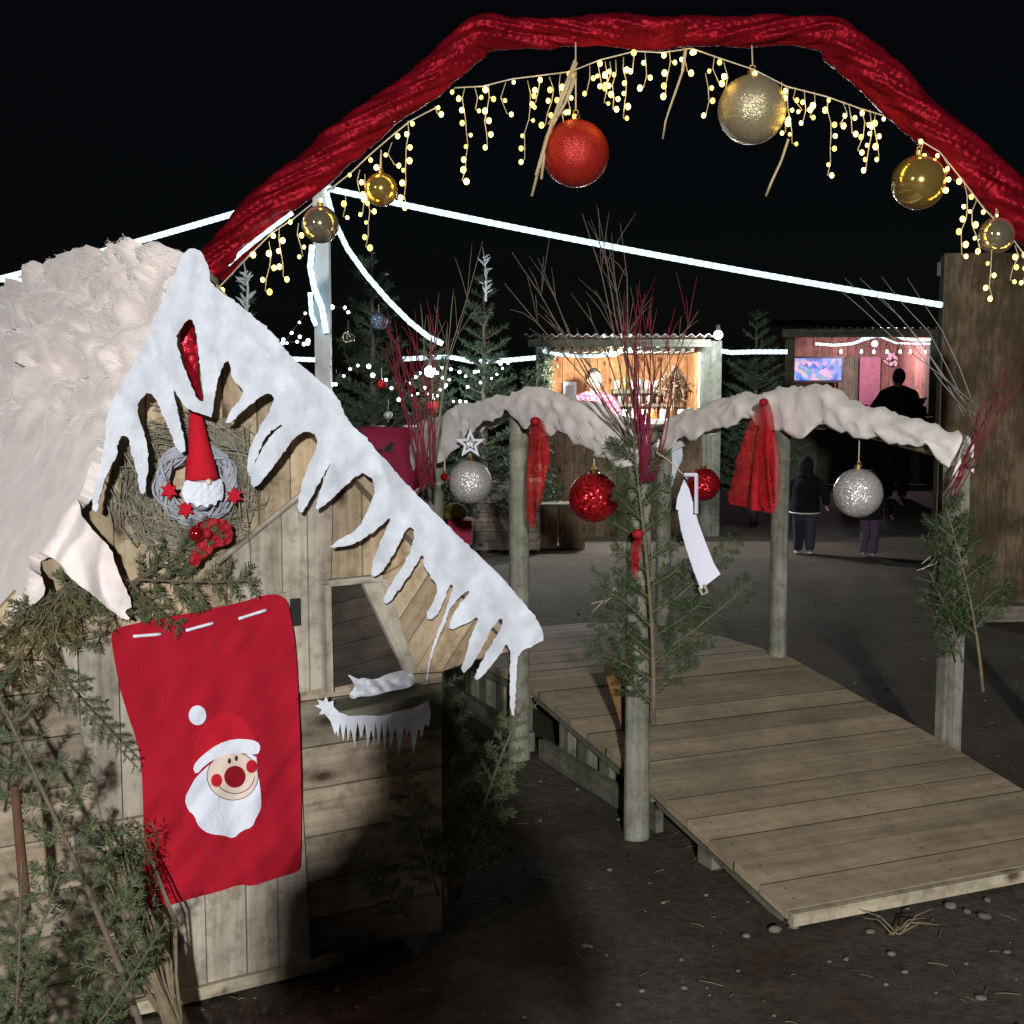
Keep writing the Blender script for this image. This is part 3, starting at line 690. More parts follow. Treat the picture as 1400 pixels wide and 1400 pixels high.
# posts: round on the left, square-sawn pairs on the right
topL = [BT(870,600,0)[1], BT(712,566,0)[1], BT(592,612,0)[1]]
topR = [BT(1290,634,BW+.02)[1], BT(1068,575,1.345)[1], BT(925,592,1.33)[1]]
WR = [BW+.02, 1.345, 1.33]
def post(t, w, top, r=.046):
    mb = MB(); rnd = random.Random(int(t*100+w*10)); n = 14; pts = []; 
    mb.tube([B(t,w,-.02), B(t,w,.0), B(t,w,.35), B(t+.004,w,top*.65), B(t,w,top)], [r*1.06,r*1.05,r,r*.97,r*.96], n)
    return mb.build('post', M['post'], br, True)
for k in range(3):
    post(k*BL, 0, topL[k])
    if k == 0:
        for o_ in (-.024, .024):
            mb = MB(); mb.obox(B(-.03, BW+.02+o_-.022, -.01), BU*.052, BV*.044, Z3*(topR[0]+.01)); mb.build('post', M['post'], br)
    else: post(k*BL, WR[k], topR[k], .043)
for (w, w1, w2), tp in (((0,0,0), topL), (WR, topR)):
    mb = MB(); q = [B(-.10,w,tp[0]+.01), B(0,w,tp[0]+.03), B(BL*.55,(w+w1)/2,(tp[0]+tp[1])/2+.045), B(BL,w1,tp[1]+.025), B(BL*1.5,(w1+w2)/2,(tp[1]+tp[2])/2+.05), B(2*BL,w2,tp[2]+.03), B(2*BL+.08,w2,tp[2]+.01)]
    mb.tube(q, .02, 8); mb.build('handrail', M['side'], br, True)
# added triangle, coloured as a warm light patch beside the near post
wd = thing('light_patch_wedge', 'orange-brown triangle standing in for warm light on the deck beside the nearest post', 'board', B(.12,.16,.22))
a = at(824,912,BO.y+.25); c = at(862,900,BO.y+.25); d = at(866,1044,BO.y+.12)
mb = MB(); mb.prism([a,c,d], Vector((.004,.02,0)), [(0,0),(.1,0),(.05,.3)]); mb.build('board', wood('warm light patch', (.16,.08,.02),(.26,.14,.045)), wd)

# ---------------------------------------------------------------- fleece on the rails
def drape(prof_px, w, label, seed, wf=None):
    wf = wf or (lambda t: w)
    """prof_px: (x, top y, bottom y) along the rail seen from the camera"""
    pts = []
    for x, yt, yb in prof_px:
        w_ = w
        for _ in range(4): w_ = wf(BT(x, yt, w_)[0])
        t, zt = BT(x, yt, w_); zb = BT(x, yb, w_)[1]; pts.append((t, zt, zb))
    pts.sort(); mb = MB(); T0, T1 = pts[0][0], pts[-1][0]; N = 90; K = 26; vs = []
    for i in range(N+1):
        t = pts[0][0]+(pts[-1][0]-pts[0][0])*i/N
        for j in range(len(pts)-1):
            if pts[j][0] <= t <= pts[j+1][0]+1e-6: break
        f = (t-pts[j][0])/max(1e-6,(pts[j+1][0]-pts[j][0])); f = f*f*(3-2*f)
        zt = pts[j][1]+(pts[j+1][1]-pts[j][1])*f; zb = pts[j][2]+(pts[j+1][2]-pts[j][2])*f
        zt += noise.noise(Vector((t*6,seed,0)))*.012; zb += noise.noise(Vector((t*5,seed+5,0)))*.06-.008+noise.noise(Vector((t*17,seed+9,0)))*.018
        tp_ = min(1, .45+min(t-T0, T1-t)*7); rx = .046*tp_; R_ = (zt-zb)
        for k in range(K+1):
            u = k/K*2-1                      # -1 near-side hem, 0 crest, 1 far-side hem
            au = abs(u); sg = -1 if u < 0 else 1
            if au < .45: a = au/.45*math.pi/2; off = math.sin(a)*rx; z = zt-rx*.75*(1-math.cos(a))
            else: q = (au-.45)/.55; off = rx*(1+.12*math.sin(q*3)); z = zt-rx*.75-(R_-rx*.75)*q*(1 if sg < 0 else .8)
            wr = (1-abs(noise.noise(Vector((t*3.2+u*1.6, u*.7-t*1.5, seed)))))**3*.011+(1-abs(noise.noise(Vector((t*9-u*2.2, u*1.2, seed+4)))))**6*.010+(1-abs(noise.noise(Vector((t*6+u*1.3, u*1.6-t*2, seed+6)))))**8*.016+noise.noise(Vector((t*22,u*8,seed+2)))*.002
            nrm = BV*sg*math.sin(min(au/.45,1)*math.pi/2)+Z3*max(0,1-au/.45)
            vs.append(B(t, wf(t)+sg*off, z)+nrm*(wr-.007))
    n = len(vs); fs = [(i*(K+1)+k, i*(K+1)+k+1, (i+1)*(K+1)+k+1, (i+1)*(K+1)+k) for i in range(N) for k in range(K)]
    mb.add(vs, fs); o = mb.build('rail_fleece', M['drape'], None, True, True)
    s_ = o.modifiers.new('thick', 'SOLIDIFY'); s_.thickness = .008; s_.offset = 0
    return tag(o, label, 'fleece drape')
drape([(572,588,640),(583,576,632),(605,573,606),(640,555,592),(690,545,572),(735,535,570),(770,543,588),(810,556,606),(842,574,622),(872,590,634),(893,598,640)], 0, 'off-white fleece wrapped along the left rail of the footbridge', 1)
drape([(912,586,622),(925,572,614),(950,562,600),(985,550,584),(1040,540,576),(1065,532,582),(1110,530,590),(1140,535,582),(1152,548,586),(1200,564,594),(1250,578,602),(1280,588,616),(1306,598,634),(1322,606,648)], BW-.01, 'off-white fleece wrapped along the right rail of the footbridge', 8, lambda t: WR[0]+(WR[1]-WR[0])*t/BL if t < BL else WR[1]+(WR[2]-WR[1])*(t-BL)/BL)
# hanging tails of the fleece
mb = sheet([(918,612),(932,606),(934,628),(926,640),(918,668),(908,688),(905,680),(913,655),(917,636)], lambda x,y,e: at(x,y,BT(925,600,BW)[0]*BU.y+BO.y+BW*BV.y-.06+fl(x,y,.04,.03)+e), 4, .006, (), 1)
tag(mb.build('fleece_tail', M['felt'], None, True), 'thin twisted white fleece tail hanging at the far end of the right rail', 'fleece strip')
mb = sheet([(588,600),(614,590),(640,588),(632,604),(612,622),(598,636),(590,628),(600,612),(584,626),(578,640),(576,616)], lambda x,y,e: hit(x,y,BO-BV*.09,BV)+BV*(fl(x,y,.05,.05)+e), 4, .008, (), 1)
tag(mb.build('fleece_tail', M['drape'], None, True), 'ragged off-white fleece flap hanging at the far end of the left rail beside the star', 'fleece strip')
# tulle
def tulle(layers, w, amp, label):
    o = thing('tulle_ribbon', label, 'ribbon', hit(*layers[0][0], BO+BV*w, BV))
    for n_, out in enumerate(layers):
        y0 = min(q[1] for q in out)
        mb = sheet(out, lambda x,y,e: hit(x,y,BO+BV*(w-.012*n_),BV)+BV*((noise.noise(Vector(((x-layers[0][0][0]-4)*.11/(.3+(y-y0)/160),y*.004,2+n_*5)))*1.7+noise.noise(Vector((x*.35,y*.008,5+n_)))*.5)*amp*min(1,(y-y0)/70+.1)+e), 3, .0015, (), 1)
        mb.build('veil' if n_ == 0 else 'fold', M['tulle'], o, True)
    mb = MB(); p = hit(layers[0][0][0]+4, layers[0][0][1]+4, BO+BV*(w-.02), BV); mb.ball(p, (.022,.02,.018), 10, 7); mb.build('knot', M['bow'], o, True)
    return o
tulle([[(728,572),(740,571),(748,590),(750,620),(744,655),(737,690),(729,722),(724,722),(719,690),(718,640),(720,600)],[(730,572),(738,571),(743,600),(740,650),(734,700),(727,715),(724,680),(726,620)],[(731,572),(737,572),(740,610),(734,680),(728,690),(729,620)]], -.11, .02, 'narrow bright red tulle ribbon hanging from the middle post of the left rail')
tulle([[(1040,546),(1050,544),(1057,570),(1061,640),(1060,698),(1040,699),(1015,693),(997,688),(1005,655),(1018,610),(1030,570)],[(1042,546),(1050,545),(1056,580),(1060,650),(1059,702),(1042,700),(1026,697),(1030,640),(1036,590)],[(1043,546),(1050,545),(1054,590),(1056,650),(1055,700),(1040,697),(1039,640),(1040,590)]], 1.20, .03, 'wide flared red tulle ribbon hanging from the middle post of the right rail')
tulle([[(868,726),(875,724),(879,740),(875,765),(872,790),(867,793),(862,775),(865,750)],[(869,726),(874,724),(876,745),(872,780),(868,785),(867,750)]], -.09, .012, 'short crumpled red ribbon hanging on the nearest left post under the fir')
# baubles
def bauble(loc, r, mat, label, cordto=None, group=None, cap='goldcap', cat='bauble'):
    loc = Vector(loc); o = thing('bauble', label, cat, loc, group)
    mb = MB(); mb.ball(loc, r, 40, 26); mb.build('ball', M[mat], o, True)
    mb = MB(); mb.tube([loc+Z3*(r*.97), loc+Z3*(r*.97+r*.16)], r*.16, 10); mb.tube([loc+Z3*(r*1.12)+Vector((math.cos(a)*r*.08,0,r*.1+math.sin(a)*r*.08)) for a in [k*.7 for k in range(10)]], r*.02, 4); mb.build('cap', M[cap], o)
    if cordto is not None:
        mb = MB(); c = Vector(cordto); mb.tube([loc+Z3*r*1.25, c], .0028, 4); mb.build('hanging_cord', M['cord'], o)
    return o
GB = 'baubles hanging from the bridge rails'
def railball(x, y, rpx, w, mat, label, topy):
    p = hit(x, y, BO+BV*w, BV); r = rpx*(p-CAM).dot(FW)/FPX; q = hit(x, topy, BO+BV*w, BV)
    return bauble(p, r, mat, label, Vector((p.x,p.y,q.z)), GB)
railball(643,659,29.5,-.05,'silver','silver glitter bauble under a small star, hanging from the left bridge rail',590)
railball(812,680,34.5,-.05,'redglit','large red glitter bauble hanging from the left bridge rail',590)
railball(962,662,22.5,BW-.02,'redglit','smaller red bauble half behind the white card, hanging from the right bridge rail',580)
railball(1173,674,33.5,BW-.04,'silver','large silver glitter bauble hanging from the right bridge rail',588)
def hang_star(x, y, rpx, w, label):
    p = hit(x,y,BO+BV*w,BV); s = (p-CAM).dot(FW)/FPX; o = thing('star_ornament', label, 'star', p)
    r = rpx*s; out = [(r*(1 if k%2==0 else .42)*math.sin(math.pi*k/5), r*(1 if k%2==0 else .42)*math.cos(math.pi*k/5)) for k in range(10)]
    mb = sheet(out, lambda a,b,e: p+Vector((a,e-.006,b)), r*.12, .012, [[(a*.55,b*.55) for a,b in out]], 0); mb.build('star_frame', M['whitefelt'], o)
    out2 = [(a*.36,b*.36) for a,b in out]; mb = sheet(out2, lambda a,b,e: p+Vector((a,e-.008,b)), r*.1, .01, (), 0); mb.build('star_centre', M['silver'], o)
    mb = MB(); mb.tube([p+Z3*r, p+Z3*(r+.06)], .002, 4); mb.build('hanging_cord', M['cord'], o); return o
hang_star(643,607,21,-.09,'small white cut-out star hanging above the silver bauble on the left rail')
# twine on posts
def tie(t, w, h, r, label, seed):
    rnd = random.Random(seed); mb = MB()
    for k in range(3):
        mb.tube([B(t,w,0)+Vector((math.cos(a)*r, math.sin(a)*r, h+k*.006+.004*math.sin(a*2+k))) for a in [j*.42 for j in range(16)]], .0022, 4)
    for k in range(3):
        p = B(t,w,h)-BV*r+Vector((-.0,-.02,0)); mb.tube([p, p+Vector((rnd.uniform(-.05,-.02),-.03,rnd.uniform(-.05,.0))), p+Vector((rnd.uniform(-.12,-.05),-.03,rnd.uniform(-.12,-.05)))], .0017, 4)
    tag(mb.build('twine_tie', M['cord'], None, True), label, 'twine')
tie(0,BW+.02,.98,.075,'loop of pale twine tied round the near right bridge post','a')
tie(2*BL,0,1.13,.062,'loop of pale twine tied round the far left bridge post','b')
tie(0,0,.93,.062,'loop of pale twine tied round the nearest left bridge post','c')
# white card
yC = 4.42
o = thing('hanging_card', 'curled white card with a thin white frame hanging beside the fir at the right rail', 'card', at(945,720,yC))
mb = sheet([(935,655),(942,668),(948,690),(955,715),(966,745),(976,770),(985,785),(972,795),(958,806),(948,780),(938,750),(931,725),(927,700),(928,698),(924,696),(926,680)], lambda x,y,e: at(x,y,yC+.05*math.sin((x-925)/30)*.6+e), 4, .004, (), 0); mb.build('card_sheet', M['paper'], o, True)
mb = MB(); pts = [at(*q,yC-.02) for q in ((935,649),(953,649))]; mb.tube(pts,.006,4); pts=[at(*q,yC-.02) for q in ((952,648),(952,702))]; mb.tube(pts,.006,4); mb.build('card_frame', M['paper'], o)
mb = MB(); mb.tube([at(*q,yC) for q in ((956,803),(960,813),(967,810),(963,799))],.004,4); mb.tube([at(940,655,yC),at(915,630,yC+.06),at(897,618,yC+.1)],.002,4); mb.build('clip', M['cord'], o)

# ---------------------------------------------------------------- fir decoration near the camera
GF = 'fir branches tied to the bridge posts'
p0 = at(893,990,BO.y-.10); p1 = at(894,598,BO.y-.06)
fir('near', p0, p1-p0, TOC, 'tall green fir branch tied upright to the nearest left bridge post', mat='needleg', stem='barktan', group=GF, L=(p1-p0).length, spread=.34, seed=3, nl=.026, twigs=20, dens=1.1, bare=.06, tiers=1)
for (x,y),(dx,dz),sc_,lb in (((900,895),(.8,.6),.42,'fir spray at deck height spreading right from the nearest left bridge post'), ((897,840),(.85,.75),.38,'fir spray in the middle of the nearest left post reaching to the right'), ((893,905),(-.7,.6),.30,'small fir spray at deck height on the left side of the nearest left post')):
    fir('near', at(x,y,BO.y-.08), (dx,-.15,dz), TOC, lb, group=GF, scale=sc_)
q0 = at(1344,946,5.05); q1 = at(1306,690,5.1)
fir('right', q0, q1-q0, TOC+Vector((.2,0,0)), 'green fir branch tied to the near right bridge post with a bare cut end', mat='needleg', stem='barktan', group=GF, L=(q1-q0).length, spread=.34, seed=8, nl=.026, twigs=16, dens=1.2, bare=.3)
q0 = at(1316,905,5.08); q1 = at(1270,770,5.0)
fir('right2', q0, q1-q0+Vector((0,0,.02)), TOC, 'short green fir spray crossing the near right bridge post', mat='needleg', group=GF, L=.42, spread=.2, seed=18, nl=.024, twigs=14, dens=1.0)
# sprigs on the hut gable
GS = 'fir sprigs hung on the hut front'
sp = FP(186,792,.075)
def hd(dx, dz, dd=.06): return HU*dx+Z3*dz+HN*dd
fir('sprig', sp, hd(1,-.02,.12), HN, 'fir sprig under the wreath pointing towards the window', mat='needle', group=GS, L=.30, spread=.13, seed=31, nl=.021, twigs=12, bare=.02, droop=.2, width=.0017)
for d_, sc_, lb in ((hd(.8,.55),.8,'fir sprig under the wreath pointing up at the bow'), (hd(.7,-.7),.62,'short fir sprig under the wreath drooping over the sack corner'), (hd(-.9,-.25,-.02),.95,'fir sprig on the gable pointing left behind the wadding hem'), (hd(-.6,-.8,.1),.7,'fir sprig on the gable hanging down beside the door')):
    fir('sprig', sp+HU*random.uniform(-.02,.02), d_, HN, lb, group=GS, scale=sc_)
GY = 'yellowish fir sprigs at the roof corner'
y0 = FP(92,800,.07)
fir('ysprig', y0, hd(-.35,-.9,.1), HN, 'yellow-green fir sprig hanging down below the wadding notch', mat='needley', group=GY, L=.32, spread=.12, seed=41, nl=.021, twigs=12, bare=.02, width=.0017)
for d_, sc_, lb in ((hd(-.9,-.5,.0),.9,'yellow-green fir sprig reaching left along the roof corner'), (hd(.9,-.45,.1),.75,'yellow-green fir sprig reaching right to the sack corner'), (hd(-.75,-.75,.2),1.1,'long yellow-green fir sprig hanging at the left picture edge')):
    fir('ysprig', y0, d_, HN, lb, group=GY, scale=sc_)
# spruce leaning on the left wall
GL = 'cut spruce tops heaped against the hut'
def P3(x, y, d): return FP(x, y, d)
b0 = P3(205,1440,.40); t0 = P3(10,860,.20)
fir('spruce', b0, t0-b0, HN+TOC*.3, 'long dark spruce branch leaning on the hut wall up to the wadding hem', mat='needle', stem='bark', group=GL, L=(t0-b0).length, spread=.22, seed=51, nl=.020, twigs=22, dens=1.0, bare=.10, width=.0017)
items = [((20,1460,.5),(-.35,.9,.1),.55,'dark spruce branch rising steeply at the left picture edge'),
 ((180,1432,.45),(-.85,.25,.2),.5,'low spruce branch sprawling left along the ground'),
 ((130,1450,.55),(-.45,.45,.3),.5,'bushy spruce branch in front of the heap, tips towards the camera'),
 ((235,1420,.5),(.25,.03,.6),.3,'small spruce branch lying on the ground in front of the door'),
 ((10,1470,.6),(.1,.8,.2),.48,'spruce branch standing at the lower left picture corner'),
 ((100,1440,.5),(.35,.5,.2),.36,'spruce branch leaning right across the bare stems'),
 ((-40,1500,.55),(.35,.8,.2),.5,'thick spruce branch lowest in the left picture corner'),
 ((70,1480,.45),(-.1,.85,.15),.42,'upright spruce branch in the middle of the heap'),
 ((-30,1120,.25),(.12,1,.1),.36,'spruce branch hanging on the boards at the left picture edge'),
 ((60,900,.10),(.45,-.75,.1),.34,'thin spruce spray drooping over the wall boards left of the door')]
for (x,y,d),(a,bz,dd),sc_,lb in items: fir('spruce', P3(x,y,d), hd(a,bz,dd), HN+TOC*.4, lb, group=GL, scale=sc_)
# bundle of bare stems
mb = MB(); rnd = random.Random(4); base = P3(238,1410,.36)
for k in range(26):
    tip = P3(rnd.uniform(132,205), rnd.uniform(1120,1300), .14+rnd.uniform(0,.12)); mid = base.lerp(tip,.55)+HU*rnd.uniform(-.03,.05)+HN*rnd.uniform(-.02,.04)
    q = [base+HU*rnd.uniform(-.02,.02), base.lerp(mid,.5)+HN*.01, mid, mid.lerp(tip,.5), tip]; r0 = rnd.uniform(.002,.006)
    mb.tube(q, [r0*1.5,r0*1.3,r0,r0*.8,r0*.5], 6)
mb.tube([base+HU*.06-Z3*.06, base, P3(196,1290,.3), P3(160,1170,.22)], [.018,.016,.011,.006], 8)
sb_ = thing('stem_bundle', 'bundle of bare tan branch stems standing in front of the hut door edge', 'branches', base)
mb.build('stems', M['barktan'], sb_, True)
nd = fir_mesh(.5,.12,77,.02,.5,12,0,.4)[1]
nm = MB(); rnd = random.Random(9)
for k in range(900):
    c = P3(rnd.uniform(135,215), rnd.uniform(1130,1330), .2+rnd.uniform(-.03,.06)); v = Vector((rnd.gauss(0,1),rnd.gauss(0,.6),rnd.gauss(.3,1))).normalized()*.024; w = v.cross(Vector((rnd.gauss(0,1),rnd.gauss(0,1),rnd.gauss(0,1)))).normalized()*.0018
    nm.add([c-w, c+v*.5-w, c+v, c+w], [(0,1,2,3)])
nm.build('sparse_needles', M['needle'], sb_)
mb = MB(); tr = [P3(20,1075,.3),P3(27,1150,.3),P3(33,1210,.3),P3(36,1245,.3)]; mb.tube(tr,[.010,.012,.013,.012],8); tag(mb.build('cut_stem', simple('reddish stem',(.10,.045,.022),.85,var=.3,scale=30), None, True), 'short reddish-brown bare stem leaning on the wall boards at the left', 'stem')
# small fir at the right hut corner
c0 = P3(612,1235,.02); c1 = P3(626,880,.02)
fir('corner', c0, c1-c0, TOC+HN*.4, 'fir branch standing upright at the right corner of the hut under the roof tip', mat='needle', group='fir branches at the right hut corner', L=(c1-c0).length*1.02, spread=.20, seed=61, nl=.022, twigs=22, dens=1.0, bare=.1, width=.0017)
for (x,y,d),(a,bz,dd),sc_,lb in (((600,1225,.05),(-.25,.9,.15),.62,'shorter fir branch leaning on the wall below the window sill'), ((625,1230,.0),(.35,.85,.1),.78,'fir branch at the hut corner leaning towards the bridge'), ((560,1255,.1),(-.35,.5,.2),.45,'low fir branch on the wall boards near the ground')):
    fir('corner', P3(x,y,d), hd(a,bz,dd), TOC+HN*.4, lb, group='fir branches at the right hut corner', scale=sc_)

# ---------------------------------------------------------------- bare twigs
def twigs(name, px_base, px_tips, Y, mat, label, r=.005, seed=1, side=0.5, spread=.12, cat='twigs', forks=2):
    rnd = random.Random(seed); mb = MB(); b = at(*px_base, Y)
    for (x, y) in px_tips:
        q = at(x, y, Y+rnd.uniform(-spread,spread)); s = b+Vector((rnd.uniform(-.03,.03),rnd.uniform(-.02,.02),rnd.uniform(-.05,.02)))
        mid = s.lerp(q,.5)+Vector((rnd.uniform(-.04,.04),0,rnd.uniform(.0,.06)))
        pts = [s, s.lerp(mid,.5)+Vector((rnd.uniform(-.01,.01),0,0)), mid, mid.lerp(q,.5)+Vector((rnd.uniform(-.015,.015),0,rnd.uniform(0,.02))), q]
        mb.tube(pts, [r*1.2,r,r*.8,r*.55,r*.3], 5)
        for k in range(forks):
            i = rnd.choice((2,3)); s2 = pts[i]; d = (pts[i+1]-pts[i]).normalized()+Vector((rnd.uniform(-side,side),rnd.uniform(-.2,.2),rnd.uniform(-.05,.3))); l = (q-b).length*rnd.uniform(.12,.28)
            e = s2+d.normalized()*l; mb.tube([s2, s2.lerp(e,.5)+Vector((0,0,.01)), e], [r*.5,r*.4,r*.22], 4)
    return tag(mb.build(name, mat, None, True), label, cat)
rd = random.Random(2)
YP = BO.y-.09
twigs('red_twig_bundle', (884,645), [(880+rd.gauss(12,26), rd.uniform(372,480)) for _ in range(13)], YP, M['redtwig'], 'bundle of red dyed twigs standing at the nearest left bridge post', .0026, 1, .5, forks=3)
mb = MB(); p = at(882,576,YP); q = at(884,650,YP)
for k in range(30):
    a = random.uniform(0,6.28); rr = random.uniform(.008,.017); mb.tube([p+Vector((math.cos(a)*rr,math.sin(a)*rr,random.uniform(-.01,.03))), p.lerp(q,.5)+Vector((math.cos(a+.6)*rr*.9,math.sin(a+.6)*rr*.9,0)), q+Vector((math.cos(a+1)*rr,math.sin(a+1)*rr,random.uniform(-.03,.01)))], .0028, 5)
tag(mb.build('twig_wrap', simple('magenta straw',(.17,.012,.05),.8,var=.4,scale=30), None, True), 'magenta straw wrap tied round the twigs at the nearest left post', 'wrap')
twigs('bare_twigs', (872,610), [(796,292),(808,300),(836,318),(848,305),(830,350),(862,392),(700,345),(690,388),(735,352),(955,425),(780,400),(745,430),(840,400),(890,410)], YP+.05, simple('brown twig',(.15,.115,.085),.85,var=.25,scale=30), 'fan of bare grey-brown branches rising behind the nearest left bridge post', .0030, 3, .9, .25, forks=4)
twigs('red_twig_bundle', (585,660), [(522,430),(530,425),(540,438),(528,470),(545,460),(556,440),(560,470),(548,500),(565,455),(580,480),(588,430),(600,420),(575,500),(536,520)], 5.55, M['redtwig'], 'bundle of red dyed twigs at the far left bridge post in front of the fir', .0036, 5, .4, forks=3)
twigs('bare_twigs', (590,640), [(600,400),(620,395),(660,330),(612,440),(575,415),(640,410),(585,430)], 5.7, simple('pale twig',(.26,.22,.16),.85,var=.25,scale=30), 'few pale bare twigs beside the red twigs at the far left post', .0026, 6, .7, forks=3)
twigs('red_twig_bundle', (1306,665), [(1398,470),(1405,480),(1380,500),(1372,515),(1352,540),(1390,525),(1410,500),(1345,560),(1365,530)], 4.98, M['redtwig'], 'spray of red twigs leaning right behind the near right bridge post', .0022, 7, .5, forks=3)
twigs('bare_twigs', (1330,560), [(1135,385),(1155,380),(1175,380),(1205,378),(1240,380),(1192,400)], 5.4, simple('thin grey stem',(.30,.28,.26),.8,var=.2), 'thin pale grass stems arching left above the right bridge rail', .0022, 8, .1, .1, forks=0)

# ---------------------------------------------------------------- red arch
YA = 5.6
am, nt, b_ = newmat('red satin cloth'); b_.inputs['Roughness'].default_value = .42; b_.inputs['Specular IOR Level'].default_value = .9; b_.inputs['Specular Tint'].default_value = (1,.05,.08,1)
tc = node(nt,'ShaderNodeTexCoord'); nz = node(nt,'ShaderNodeTexNoise',Scale=9.0,Detail=5.0); lk(nt,tc.outputs['Object'],nz.inputs['Vector']); rp = ramp(nt,[(.3,(.075,.002,.005)),(.7,(.17,.004,.010))]); lk(nt,nz.outputs['Fac'],rp.inputs['Fac']); lk(nt,rp.outputs['Color'],b_.inputs['Base Color'])
arch = thing('entrance_arch', 'tall entrance arch wrapped in crumpled red satin cloth above the footbridge', 'arch', at(290,380,YA))
cen = [(284,368,27),(300,350,29),(365,280,27),(430,230,26),(480,188,26),(540,141,25),(590,102,25),(634,66,25),(652,50,27),(664,47,25),(700,46,21),(780,42,20),(900,43,22),(1000,42,20),(1090,42,19),(1128,44,21),(1142,50,26),(1162,66,29),(1200,102,29),(1280,178,29),(1360,252,30),(1420,312,30),(1486,385,30)]
def interp(c, n):
    out = []; L = [0]
    for i in range(len(c)-1): L.append(L[-1]+math.hypot(c[i+1][0]-c[i][0], c[i+1][1]-c[i][1]))
    for k in range(n+1):
        d = L[-1]*k/n
        for i in range(len(c)-1):
            if L[i] <= d <= L[i+1]+1e-6: break
        f = (d-L[i])/(L[i+1]-L[i]); out.append(tuple(c[i][j]+(c[i+1][j]-c[i][j])*f for j in range(3)))
    return out
NA = 900; KA = 48; cp = interp(cen, NA); cp = [tuple(sum(cp[min(max(i+j,0),NA)][q] for j in range(-4,5))/9 for q in range(3)) for i in range(NA+1)]
vs = []; sA = 0
for i, (x, y, r) in enumerate(cp):
    c = at(x, y, YA); rr = r*YA/FPX; a2 = cp[min(i+1,NA)]; a1 = cp[max(i-1,0)]
    t = (at(a2[0],a2[1],YA)-at(a1[0],a1[1],YA)).normalized(); nrm = Vector((0,-1,0)).cross(t).normalized(); nrm = nrm if nrm.z > 0 else -nrm
    if i: sA += (c-pc).length
    pc = c
    for k in range(KA):
        a = 2*math.pi*k/KA; ca, sa = math.cos(a), math.sin(a)
        # gathers run round the beam, slanting towards the lower hem; the lower side is pulled tight
        sl_ = 1 if x < 900 else -1
        tw = sA + .30*ca*sl_ + .05*sa
        edge_ = .25+.75*abs(sa)
        f = noise.noise(Vector((tw*11, ca*.5, sa*.5)))*.026*edge_ + noise.noise(Vector((tw*25, ca*.7+4, sa*.7)))*.010*edge_ + noise.noise(Vector((sA*3.5, ca*1.0, sa*1.0+7)))*.020
        f += noise.noise(Vector((tw*48, ca*.5, sa*.5+2)))*.0035*edge_ - .004
        pw = Vector((sA*20+ca*4*sl_, ca*1.6, sa*1.6+3)); f += (1-abs(noise.noise(pw)))**2*.012*edge_ + (1-abs(noise.noise(pw*2.3)))**2*.005*edge_ - .008
        low = max(0, -ca)
        vs.append(c + nrm*ca*(rr*(1+.12*low)+f) + Vector((0,-1,0))*sa*(rr*(.85-.35*low**3)+f))
mb = MB(); fs = [(i*KA+k, i*KA+(k+1)%KA, (i+1)*KA+(k+1)%KA, (i+1)*KA+k) for i in range(NA) for k in range(KA)]
fs += [tuple(range(KA)), tuple(NA*KA+k for k in reversed(range(KA)))]
mb.add(vs, fs); mb.build('satin_wrap', am, arch, True, True)
for (x, y) in ((284,368),(1486,385)):
    p = at(x,y,YA); mb = MB(); mb.tube([Vector((p.x,p.y,-.02)), p+Z3*.02], .045, 10); mb.build('leg', M['side'], arch, True)
mb = MB(); p = [at(x,y,YA-.03) for x,y in ((312,362),(330,345),(352,327),(378,307),(400,291))]; mb.tube(p, .009, 6); mb.build('light_tube', M['led'], arch, True)
# baubles under the arch
GA = 'baubles hanging from the red arch'
def archball(x,y,rpx,mat,label,ty,dx=0,Y=YA-.04):
    p = at(x,y,Y); q = at(x+dx,ty,Y); return bauble(p, rpx*(p-CAM).dot(FW)/FPX, mat, label, q, GA)
archball(438,307,25.5,'mirrors','mirror-bright pale bauble on the lower left of the arch, above the white lamp pole',262)
archball(521,259,23,'mirrorg','small gold mirror bauble on the left slope of the arch',205)
archball(787,210,45.5,'redsat','big frosted red bauble hanging from the top bar of the arch',58)
archball(1028,150,46.5,'goldglit','big frosted gold bauble hanging from the top bar of the arch',62)
archball(1256,249,37,'mirrorg','gold mirror bauble hanging from the right slope of the arch',190)
archball(1362,322,25,'mirrors','small mirror bauble lowest on the right slope of the arch',285)
# raffia
def raffia(strands, label):
    mb = MB()
    for st_ in strands: mb.tube([at(x,y,YA-.10+random.uniform(-.02,.02)) for x,y in st_], random.uniform(.004,.007), 4)
    return tag(mb.build('raffia_ribbon', M['raffia'], None, True), label, 'raffia')
raffia([[(786,82),(768,130),(752,175),(738,225),(727,268)],[(788,85),(775,120),(755,170),(745,205),(740,245)],[(784,95),(770,125),(758,158),(750,170)],[(786,110),(776,135),(762,160)],[(787,100),(773,140),(748,185),(733,240)]], 'long pale raffia strands hanging at the cord of the big red bauble')
raffia([[(936,65),(932,100),(920,135),(910,165),(906,190)],[(937,66),(934,95),(924,125),(915,150)]], 'short pale raffia strands hanging in the middle of the arch')
raffia([[(1078,190),(1068,220),(1055,248),(1047,268)]], 'single dim raffia strand hanging right of the big gold bauble')
